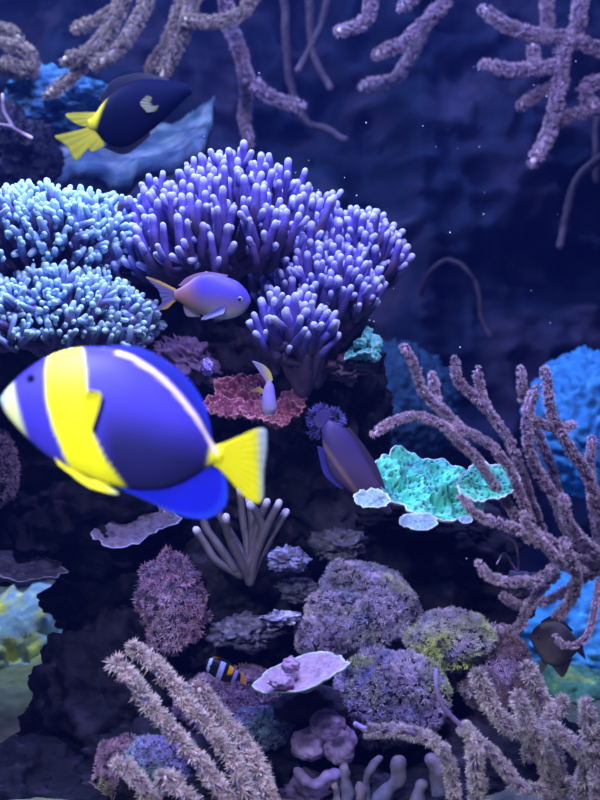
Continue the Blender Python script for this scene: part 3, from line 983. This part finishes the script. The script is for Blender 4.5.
# thin dark ledges with a pale edge
plate('thin purple-grey ledge coral with pale lower rim, beneath the blue fin of the big fish', 132, 524, 1.44, 44, 28, 40, 141, c3(.22, .18, .36), c3(.50, .48, .95), roll=12, thick=2.5, lump=.10, wav=.25, rimw=.05, name='ledge_coral')
plate('thin dim ledge with a grey rim at the left edge above the yellow-green stone', 2, 565, 1.42, 58, 42, 12, 142, c3(.05, .05, .10), c3(.22, .20, .30), roll=-14, thick=2.5, lump=.06, wav=.15, rimw=.05, name='ledge_coral')

# purple cups at the bottom
t = empty('cup_sponge', P(325, 770, 1.24), 'dull purple sponge lobes with round hollows, bottom centre', 'sponge')
for k, (x, y, rx, rz) in enumerate(((308, 744, 18, 15), (328, 726, 17, 14), (340, 744, 16, 18))):
    ctr = P(x, y, 1.25)
    V, F, U, n = blob(ctr, (rx * .00125, .017, rz * .00125), 5, .14, 2, 40 + k, .05)
    dd = np.linalg.norm((V - ctr)[:, [0, 2]] / .00125 - np.array([-2, 2]), axis=1)
    dent = np.exp(-(dd / 6.5) ** 2) * (V[:, 1] < ctr[1])
    V[:, 1] += dent * .012
    mb = MB(); mb.add(V, F, mixc(c3(.26, .18, .38), c3(.34, .26, .50), n)); mb.build('lobe', M_soft, t)
t = empty('ruffled_sponge', P(318, 790, 1.24), 'ruffled purple ridge below the sponge lobes, bottom centre', 'sponge')
mb = MB()
C = spline([P(298, 772, 1.22), P(306, 782, 1.21), P(316, 784, 1.21), P(328, 776, 1.21), P(342, 774, 1.22)], .003)
tube(mb, C, .0065, mixc(c3(.12, .09, .2), c3(.25, .19, .5), np.linspace(0, 1, len(C))), 12, lump=.4)
mb.build('ridge', M_soft, t)
V, F, U, n = blob(P(320, 795, 1.26), (.04, .03, .026), 5, .25, 2.4, 55, .1)
mb = MB(); mb.add(V, F, c3(.07, .05, .12)); mb.build('base', M_rock, t)

# grey-blue leathery lobes, bottom centre right
t = empty('leather_coral', P(385, 800, 1.22), 'blue-grey leathery coral with blunt upright lobes, bottom edge right of centre', 'coral')
LE, LE2 = c3(.10, .10, .19), c3(.20, .16, .25)
for k, (pts, r) in enumerate((([(400, 762), (396, 780), (385, 798), (375, 830)], 8), ([(345, 768), (346, 785), (348, 830)], 6), ([(380, 759), (372, 768), (366, 785), (366, 830)], 4.5), ([(422, 785), (420, 800), (418, 830)], 7), ([(432, 762), (440, 780), (445, 830)], 11), ([(360, 790), (362, 810), (364, 840)], 11), ([(335, 786), (338, 800), (340, 830)], 5))):
    C = spline([P(x, y, 1.21 + .01 * (k % 3)) for x, y in pts], .004)
    mb = MB()
    tube(mb, C, np.linspace(.8, 1.4, len(C)) * r * .00122, mixc(LE2, LE, np.linspace(0, 2, len(C))), 18, lump=.55, seed=k)
    mb.build('lobe', M_soft, t)

# small encrusted patches on the dark rocks
def crust(label, px, py, Y, rx, rz, c, c2, seed, name='encrusting_coral', rot=0.0):
    ctr = P(px, py, Y)
    s = Y / 1000
    V, F, U, n = blob(ctr, (rx * s, max(rx, rz) * .7 * s, rz * s), 5, .35, 2.6, seed, .14, 9, cells=.25, cfreq=4, rot=rot)
    mb = MB()
    mb.add(V, F, mixc(c, c2, fbm(V * 160, 2, seed) + .2))
    o = mb.build(name, M_coral)
    recenter(o, ctr)
    return tag(o, label, 'coral')


CB, CV, CD = c3(.30, .34, .85), c3(.5, .5, .95), c3(.10, .09, .20)
crust('small lavender crust on the rock right of the purple finger coral', 288, 560, 1.36, 16, 10, CD, CB, 201)
crust('small pale crust patch on the rock below the purple finger coral', 281, 618, 1.36, 15, 6, CD, CV, 202)
crust('grey knobbly crust lump in shade left of the tallest polyp mound', 245, 632, 1.37, 26, 14, c3(.05, .05, .10), c3(.16, .14, .26), 203)
crust('purple-brown crust tapering to a pale tip, between the big fish and the pink coral', 188, 362, 1.42, 30, 17, c3(.09, .05, .13), c3(.2, .12, .28), 204, rot=-.5)
crust('tiny pale violet knob at the end of the purple-brown crust', 207, 367, 1.385, 5, 7, c3(.3, .25, .8), c3(.6, .55, .9), 205)
crust('dim grey rock knob in the middle of the shaded hollow', 338, 545, 1.44, 22, 14, c3(.05, .05, .09), c3(.12, .11, .17), 206)
mound('spiky blue-violet tuft coral above the tail of the brown diving fish', 324, 421, 1.33, 12, 11, 12, 110, 9.0, (c3(.14, .13, .55), c3(.32, .30, .8)), 207, name='tuft_coral', tpl=TPLS)
crust('dark brown rock spur under the small cyan coral', 348, 368, 1.43, 17, 13, c3(.06, .04, .08), c3(.14, .08, .14), 208)
crust('dark fringed plate in the hollow left of the lower gorgonian branches', 522, 585, 1.42, 22, 10, c3(.06, .05, .10), c3(.14, .10, .18), 209)
crust('dim pebbly crust under the purple grassy mat, lower centre', 300, 590, 1.40, 20, 10, c3(.04, .04, .08), c3(.12, .11, .25), 210)


# ------------------------------------------------------------------ fish
def fish(name, label, Y, pairs, widths, colfn, center, yaw=0.0, cat='fish', power=2.0, group=None, turn=0.0, m_=None):
    s = Y / 1000
    ctr = P(center[0], center[1], Y)
    root = empty(name, ctr, label, cat, group)
    top = spline(np.array([[a[0], 0, a[1]] for a, b in pairs], float), 1.5)
    k = len(top)
    u = np.linspace(0, 1, len(pairs))
    uu = np.linspace(0, 1, 130)

    def sm(vals):
        # smooth (catmull-rom) resample at uu
        v = np.asarray(vals, float)
        p = np.concatenate([[2 * v[0] - v[1]], v, [2 * v[-1] - v[-2]]])
        x = uu * (len(v) - 1)
        i = np.minimum(np.floor(x).astype(int), len(v) - 2)
        t = x - i
        a, b, c, d = p[i], p[i + 1], p[i + 2], p[i + 3]
        return 0.5 * (2 * b + (c - a) * t + (2 * a - 5 * b + 4 * c - d) * t ** 2 + (3 * b - a - 3 * c + d) * t ** 3)
    tx, tz = sm([a[0] for a, b in pairs]), sm([a[1] for a, b in pairs])
    bx, bz = sm([b[0] for a, b in pairs]), sm([b[1] for a, b in pairs])
    w = np.maximum(sm(widths), 0.15)
    n = 56
    th = np.linspace(0, 2 * np.pi, n, endpoint=False)
    cs, sn = np.cos(th), np.sin(th)
    X = (tx + bx)[:, None] / 2 + (tx - bx)[:, None] / 2 * cs[None]
    Z = (tz + bz)[:, None] / 2 + (tz - bz)[:, None] / 2 * cs[None]
    D = w[:, None] * (np.sign(sn) * np.abs(sn) ** (2 / power * 1.0))[None]
    X, Z, D = X.ravel(), Z.ravel(), D.ravel()
    C = colfn(X, Z)
    V = np.stack([(X - center[0]) * s, D * s, (center[1] - Z) * s], 1) + ctr
    m = len(uu)
    i = np.arange(m - 1)[:, None] * n
    j = np.arange(n)[None]
    F = np.stack([i + j, i + (j + 1) % n, i + n + (j + 1) % n, i + n + j], -1).reshape(-1, 4)
    V = np.vstack([V, V[:n].mean(0), V[-n:].mean(0)])
    C = np.vstack([C, C[0], C[-1]])
    j = np.arange(n)
    mb = MB()
    mb.add(V, [F, np.stack([np.full(n, m * n), (j + 1) % n, j], 1), np.stack([np.full(n, m * n + 1), (m - 1) * n + j, (m - 1) * n + (j + 1) % n], 1)], C)
    mb.build('body', m_ or M_fish, root)
    root['_f'] = (float(s), float(center[0]), float(center[1]), float(Y))
    return root


def fin(root, name, base, outer, colfn, d0=0.0, d1=0.0, thick=1.2, rays=26, ripple=0.5):
    s, cx, cz, Y = root['_f']
    ctr = np.array(root['_o'])
    b = spline(np.array([[x, 0, z] for x, z in base], float), 2)
    o = spline(np.array([[x, 0, z] for x, z in outer], float), 2)
    nu, nv = 90, 22

    def rs(c):
        ln = np.concatenate([[0], np.cumsum(np.linalg.norm(np.diff(c, axis=0), axis=1))])
        q = np.linspace(0, ln[-1], nu)
        return np.stack([np.interp(q, ln, c[:, 0]), np.interp(q, ln, c[:, 2])], 1)
    b, o = rs(b), rs(o)
    v = np.linspace(0, 1, nv)[:, None, None]
    G_ = b[None] * (1 - v) + o[None] * v
    uu = np.linspace(0, 1, nu)[None]
    vv = np.linspace(0, 1, nv)[:, None]
    dep = d0 * (1 - vv) + d1 * vv + ripple * np.sin(uu * rays * 2 * np.pi) * vv * .5
    dep = np.broadcast_to(dep, (nv, nu))
    th = thick * (1 - .75 * vv) * np.sin(np.clip(uu, .04, .96) * np.pi) ** .3 * .5
    th = np.broadcast_to(th, (nv, nu))
    X, Z = G_[..., 0].ravel(), G_[..., 1].ravel()
    C = colfn(X, Z, np.broadcast_to(uu, (nv, nu)).ravel(), np.broadcast_to(vv, (nv, nu)).ravel())
    P0 = np.stack([(X - cx) * s, (dep - th).ravel() * s, (cz - Z) * s], 1) + ctr
    P1 = np.stack([(X - cx) * s, (dep + th).ravel() * s, (cz - Z) * s], 1) + ctr
    i = (np.arange(nv - 1)[:, None] * nu + np.arange(nu - 1)[None]).ravel()
    F = np.stack([i, i + 1, i + nu + 1, i + nu], 1)
    n0 = nu * nv
    bd = np.concatenate([np.arange(nu), np.arange(1, nv) * nu + nu - 1, (nv - 1) * nu + np.arange(nu - 2, -1, -1), np.arange(nv - 2, 0, -1) * nu])
    bn = np.roll(bd, -1)
    E = np.stack([bn, bd, bd + n0, bn + n0], 1)
    mb = MB()
    mb.add(np.vstack([P0, P1]), [F, F[:, ::-1] + n0, E], np.vstack([C, C]))
    return mb.build(name, M_fin, root)


def eye(root, x, z, r, depth, c_iris, c_pupil=(.005, .005, .01), m=None):
    s, cx, cz, Y = root['_f']
    ctr = np.array(root['_o']) + np.array([(x - cx) * s, -depth * s, (cz - z) * s])
    U, F = ico(4)
    rad = np.linalg.norm(U[:, [0, 2]], axis=1)
    C = mixc(c_pupil, c_iris, (rad - .58) * 12)
    mb = MB()
    mb.add(U * np.array([r, r * .55, r]) * s + ctr, F, C)
    return mb.build('eye', m or M_eye, root)


def smooth(x, a, b):
    t = np.clip((x - a) / (b - a), 0, 1)
    return t * t * (3 - 2 * t)


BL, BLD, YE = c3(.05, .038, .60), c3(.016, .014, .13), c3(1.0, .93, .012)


def big_col(x, z):
    C = np.tile(BL, (len(x), 1))
    # darker flank lower and towards the back half, overhead shade painted in
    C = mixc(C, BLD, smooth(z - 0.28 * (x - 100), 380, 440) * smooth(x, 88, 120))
    # yellow band
    ctrx = np.interp(z, [345, 370, 400, 430, 460, 500], [66, 68, 70, 76, 88, 112])
    lw = np.interp(z, [345, 370, 400, 440, 500], [17, 21, 21, 19, 24])
    t = 1 - smooth(np.abs(x - ctrx), lw - 1.5, lw + 1.5)
    yy = mixc(c3(.95, .86, .10), YE, smooth(z, 350, 400))
    C = mixc(C, c3(1, 1, 1), 0 * x)
    C = C * (1 - t[:, None]) + yy * t[:, None]
    # orange flush by the pectoral fin
    o = np.exp(-(((x - 80) / 8) ** 2 + ((z - 418) / 9) ** 2)) * .45
    C = mixc(C, c3(.95, .45, .02), o)
    # snout
    C = mixc(C, c3(.75, .78, .42), 1 - smooth(x - .25 * (z - 400), 15, 22))
    C = mixc(C, c3(.40, .55, .85), 1 - smooth(x, 4, 9))
    # yellow stem of the tail
    C = mixc(C, YE, smooth(x + .2 * (z - 455), 206, 213))
    # pale line along the back
    lx = [118, 130, 148, 165, 180, 195, 206, 216]
    lz = [352, 356, 367, 380, 396, 415, 432, 452]
    dl = np.full(len(x), 1e9)
    for a in range(len(lx) - 1):
        p, q = np.array([lx[a], lz[a]]), np.array([lx[a + 1], lz[a + 1]])
        d = q - p
        tt = np.clip(((x - p[0]) * d[0] + (z - p[1]) * d[1]) / (d @ d), 0, 1)
        dl = np.minimum(dl, np.hypot(x - p[0] - tt * d[0], z - p[1] - tt * d[1]))
    C = mixc(C, c3(.78, .62, .62), (1 - smooth(dl, 1.3, 3.4)) * .95)
    # thin dark gill line
    return C


YF = 0.82
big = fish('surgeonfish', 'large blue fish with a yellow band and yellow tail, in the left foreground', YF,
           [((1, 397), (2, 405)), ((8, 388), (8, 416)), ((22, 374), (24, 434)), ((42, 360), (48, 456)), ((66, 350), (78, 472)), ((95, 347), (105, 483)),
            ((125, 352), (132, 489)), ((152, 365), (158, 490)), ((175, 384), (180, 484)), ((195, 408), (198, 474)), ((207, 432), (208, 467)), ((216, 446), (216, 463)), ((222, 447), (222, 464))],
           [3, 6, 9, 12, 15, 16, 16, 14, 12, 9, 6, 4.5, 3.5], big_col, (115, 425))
FB, FBR = c3(.012, .02, .80), c3(.03, .09, .95)
fin(big, 'dorsal_fin', [(100, 350), (130, 356), (155, 372), (178, 392), (198, 420), (209, 440)], [(98, 347), (132, 346), (162, 358), (190, 381), (206, 408), (212, 438)],
    lambda x, z, u, v: mixc(c3(.012, .012, .35), c3(.012, .03, .75), v), thick=2)
fin(big, 'anal_fin', [(112, 480), (140, 486), (165, 484), (188, 476), (206, 464)], [(118, 488), (150, 502), (182, 516), (208, 519), (226, 506), (227, 484), (222, 472)],
    lambda x, z, u, v: mixc(FB, FBR, smooth(v, .75, .95)), thick=2)
fin(big, 'tail_fin', [(214, 446), (217, 455), (214, 465)], [(226, 442), (262, 428), (267, 445), (264, 472), (262, 502), (246, 498), (224, 472)],
    lambda x, z, u, v: mixc(YE, c3(.50, .60, .80), smooth(x - .04 * (z - 460), 254, 264)), thick=3, rays=18)
fin(big, 'pectoral_fin', [(84, 398), (86, 408), (88, 420)], [(94, 390), (105, 393), (104, 405), (96, 430)],
    lambda x, z, u, v: mixc(YE, c3(.75, .70, .02), v), d0=-14, d1=-22, thick=1.5, rays=8)
fin(big, 'pelvic_fin', [(54, 455), (68, 466), (90, 478), (98, 480)], [(60, 464), (88, 485), (108, 492), (120, 493), (110, 484)],
    lambda x, z, u, v: mixc(YE, c3(.70, .75, .5), smooth(x, 104, 120)), d0=-4, d1=-8, thick=2, rays=6)
eye(big, 34, 380, 6, 5.8, (.01, .01, .07), m=M_dark)
s_, cx_, cz_, _ = big['_f']
for pts in (((40, 414), (47, 411), (53, 412)), ((4, 404), (10, 408), (14, 408))):
    pass

# anthias
def anth_col(x, z):
    C = mixc(c3(.11, .08, .66), c3(.32, .26, .28), smooth(z + .12 * (200 - x), 288, 312))
    C = mixc(C, c3(.50, .26, .20), (1 - smooth(x, 184, 204)) * .8)
    C = mixc(C, c3(.55, .55, .62), smooth(z, 306, 318) * smooth(x, 205, 225))
    return C


an = fish('anthias', 'violet and orange fish with a forked yellow-edged tail, in front of the purple coral', 1.22,
          [((250, 297), (251, 302)), ((246, 290), (247, 309)), ((238, 282), (240, 315)), ((226, 277), (228, 319)), ((212, 274), (214, 319)), ((198, 276), (200, 314)), ((186, 284), (187, 307)), ((178, 289), (178, 301)), ((174, 290), (174, 300))],
          [1.5, 5, 8, 9.5, 9.5, 8, 5, 2.5, 2], anth_col, (212, 297))
fin(an, 'dorsal_fin', [(226, 279), (210, 276), (196, 279), (184, 286)], [(228, 275), (206, 272), (188, 277), (178, 286)], lambda x, z, u, v: mixc(c3(.45, .25, .5), c3(.55, .38, .6), v), thick=1)
fin(an, 'tail_fin', [(176, 289), (173, 295), (176, 301)], [(160, 281), (146, 277), (158, 290), (160, 296), (162, 303), (153, 310), (166, 309), (174, 302)],
    lambda x, z, u, v: mixc(c3(.22, .20, .55), c3(.85, .62, .12), np.maximum(1 - smooth(u, .12, .25), smooth(u, .72, .88))), thick=1.4, rays=14)
fin(an, 'pectoral_fin', [(228, 306), (226, 311)], [(220, 308), (203, 319), (206, 321), (224, 315)], lambda x, z, u, v: np.tile(c3(.42, .45, .85), (len(x), 1)), d0=-9, d1=-14, thick=1, rays=6)
fin(an, 'anal_fin', [(200, 312), (190, 307), (184, 304)], [(200, 317), (187, 316), (183, 306)], lambda x, z, u, v: np.tile(c3(.42, .36, .5), (len(x), 1)), thick=1)
fin(an, 'pelvic_fin', [(226, 316), (220, 317)], [(222, 321), (214, 322), (214, 320)], lambda x, z, u, v: np.tile(c3(.45, .38, .5), (len(x), 1)), thick=1, rays=5)
eye(an, 240, 300, 3.0, 7.0, (.35, .42, .85))

# small fish seen from above, over the pink crust
sm_col = lambda x, z: mixc(c3(.26, .20, .75), c3(.34, .30, .60), smooth(z, 390, 416))
sf = fish('small_anthias', 'little violet fish with curved yellow-edged tail, head down over the pink crust coral', 1.24,
          [((264, 415), (273, 415)), ((262, 409), (277, 409)), ((262, 398), (276, 399)), ((264, 388), (274, 387)), ((267, 382), (271, 381))],
          [3, 6, 6.5, 4.5, 2], sm_col, (269, 398))
fin(sf, 'tail_fin', [(266, 388), (269, 382), (272, 381)], [(268, 380), (262, 368), (252, 361), (262, 364), (270, 371), (273, 380)], lambda x, z, u, v: mixc(c3(.40, .34, .65), c3(.70, .62, .2), smooth(u, .5, .8)), thick=1.2)
fin(sf, 'pelvic_fin', [(265, 390), (263, 394)], [(258, 387), (250, 391), (256, 392)], lambda x, z, u, v: np.tile(c3(.60, .42, .16), (len(x), 1)), thick=1)

# brown fish diving
def brown_col(x, z):
    a = (x - 322) * .55 - (z - 420) * .42
    C = mixc(c3(.07, .045, .13), c3(.05, .035, .17), smooth(z, 480, 430))
    d = np.abs((x - 330) * .80 - (z - 424) * .56)
    C = mixc(C, c3(.22, .14, .15), (1 - smooth(np.abs(d - 17), 1.2, 3.2)) * .7)
    return C


bf = fish('brown_fish', 'dusky violet-brown fish diving head-down left of the turquoise coral', 1.27,
          [((392, 512), (388, 515)), ((386, 498), (372, 506)), ((376, 478), (354, 494)), ((364, 456), (334, 478)), ((350, 434), (325, 458)), ((338, 424), (322, 436)), ((329, 420), (323, 426))],
          [1, 4, 7, 8.5, 7.5, 5, 2], brown_col, (352, 462))
fin(bf, 'dorsal_fin', [(342, 428), (356, 444), (368, 464), (380, 486)], [(350, 428), (366, 448), (378, 468), (386, 490)], lambda x, z, u, v: np.tile(c3(.06, .04, .12), (len(x), 1)), thick=1)
fin(bf, 'anal_fin', [(324, 448), (330, 470), (345, 486)], [(317, 446), (324, 474), (342, 490)], lambda x, z, u, v: np.tile(c3(.03, .03, .35), (len(x), 1)), thick=1)
fin(bf, 'tail_fin', [(330, 420), (326, 422), (323, 427)], [(329, 413), (323, 410), (317, 414), (314, 422), (318, 428)], lambda x, z, u, v: np.tile(c3(.08, .06, .3), (len(x), 1)), thick=1)

# small clownfish
def clown_col(x, z):
    q = x + .35 * (z - 670)
    C = np.tile(c3(.008, .006, .015), (len(x), 1))
    C = mixc(C, c3(.45, .62, 1.0), (1 - smooth(np.abs(q - 207.5), 1.2, 2.2)))
    C = mixc(C, c3(.40, .45, .95), (1 - smooth(np.abs(q - 221), 2.4, 3.4)))
    C = mixc(C, c3(.9, .42, .02), (1 - smooth(np.abs(q - 231), 2.2, 3.2)) * (1 - smooth(z, 672, 675)))
    C = mixc(C, c3(.35, .3, .95), (1 - smooth(np.abs(q - 237), 1.6, 2.4)))
    return C


cf = fish('clownfish', 'tiny black, white and orange striped fish above the grassy mat', 1.22,
          [((204, 663), (205, 667)), ((206, 660), (208, 672)), ((213, 658), (214, 677)), ((222, 661), (222, 681)), ((230, 665), (230, 682)), ((237, 671), (236, 681)), ((241, 674), (240, 681))],
          [1, 3, 4.5, 4.5, 3.2, 1.8, 1], clown_col, (222, 671))
fin(cf, 'tail_fin', [(240, 674), (241, 678), (240, 681)], [(243, 672), (246, 678), (246, 685), (242, 684)], lambda x, z, u, v: np.tile(c3(.9, .45, .15), (len(x), 1)), thick=1, rays=5)
fin(cf, 'dorsal_fin', [(212, 659), (222, 661), (232, 666)], [(213, 656), (225, 659), (235, 667)], lambda x, z, u, v: mixc(c3(.45, .2, .03), c3(.02, .02, .03), smooth(u, .1, .3)), thick=1)
eye(cf, 211, 665, 1.2, 4.0, (.02, .02, .04))

# dark fish with a yellow tail, upper left
dk_col = lambda x, z: mixc(c3(.80, .72, .02), mixc(c3(.002, .003, .015), c3(.004, .006, .03), smooth(z, 120, 90)), smooth(x + .35 * (z - 130), 93, 99))
df = fish('dark_tang', 'dark navy fish with a bright yellow tail above the blue shelf, upper left', 1.75,
          [((192, 89), (192, 94)), ((183, 83), (185, 99)), ((166, 80), (172, 112)), ((142, 80), (152, 130)), ((120, 88), (128, 146)), ((104, 102), (108, 144)), ((94, 116), (96, 132)), ((88, 120), (90, 130))],
          [2, 6, 9, 11, 10, 7, 4, 2.5], dk_col, (142, 110), m_=M_dark)
DY = lambda x, z, u, v: mixc(c3(.85, .76, .02), c3(.62, .60, .03), v)
fin(df, 'tail_fin', [(104, 112), (96, 124), (104, 140)], [(96, 112), (66, 114), (76, 124), (90, 128), (80, 131), (55, 136), (66, 146), (76, 161), (86, 148), (92, 152), (104, 146)], DY, thick=2, rays=18)
fin(df, 'pectoral_fin', [(158, 102), (160, 108), (157, 114)], [(149, 99), (142, 107), (149, 116)], lambda x, z, u, v: np.tile(c3(.30, .30, .12), (len(x), 1)), d0=-9, d1=-12, thick=1, rays=6)
fin(df, 'dorsal_fin', [(170, 80), (142, 80), (120, 88), (104, 104)], [(168, 78), (140, 73), (114, 80), (98, 100)], lambda x, z, u, v: np.tile(c3(.003, .004, .018), (len(x), 1)), thick=1.5)
fin(df, 'anal_fin', [(150, 130), (128, 144), (108, 143)], [(150, 136), (126, 154), (104, 148)], lambda x, z, u, v: np.tile(c3(.003, .004, .018), (len(x), 1)), thick=1.5)

# grey fish lower right
gy_col = lambda x, z: mixc(c3(.17, .14, .15), c3(.24, .19, .22), vnoise(np.stack([x / 6, z / 6, z * 0], 1), 3))
gf = fish('grey_fish', 'dusky grey deep-bodied fish in front of the blue stone, lower right', 1.42,
          [((530, 636), (531, 641)), ((535, 628), (536, 651)), ((544, 622), (544, 662)), ((554, 621), (554, 666)), ((564, 625), (563, 664)), ((572, 633), (571, 658)), ((577, 640), (577, 652))],
          [1.5, 5, 7.5, 8, 7, 4, 2], gy_col, (553, 643))
GF = lambda x, z, u, v: mixc(c3(.09, .08, .12), c3(.30, .32, .26), v)
fin(gf, 'pelvic_fin', [(541, 658), (547, 664)], [(539, 664), (540, 674), (547, 667)], GF, thick=1, rays=5)
fin(gf, 'anal_fin', [(552, 666), (562, 664), (571, 657)], [(553, 668), (563, 677), (572, 660)], GF, thick=1)
fin(gf, 'dorsal_fin', [(541, 623), (554, 622), (572, 632)], [(541, 621), (556, 615), (573, 630)], lambda x, z, u, v: np.tile(c3(.06, .06, .09), (len(x), 1)), thick=1)
fin(gf, 'tail_fin', [(577, 640), (577, 652)], [(586, 634), (583, 646), (586, 660)], lambda x, z, u, v: np.tile(c3(.10, .09, .13), (len(x), 1)), thick=1, rays=6)
eye(gf, 537, 637, 2.2, 4.6, (.25, .22, .30))

# drifting specks
mb = MB()
g = np.random.default_rng(99)
U, F = ico(2)
for _ in range(70):
    c = P(g.uniform(10, 595), g.uniform(5, 560), g.uniform(1.15, 1.7))
    mb.add(U * g.uniform(.0005, .0011) + c, F, c3(.8, .85, 1))
o = mb.build('drifting_particles', M_coral)
o['kind'] = 'stuff'
tag(o, 'fine pale specks drifting in the water', 'particles')

for o in bpy.data.objects:
    for k in ('_o', '_f'):
        if k in o:
            del o[k]
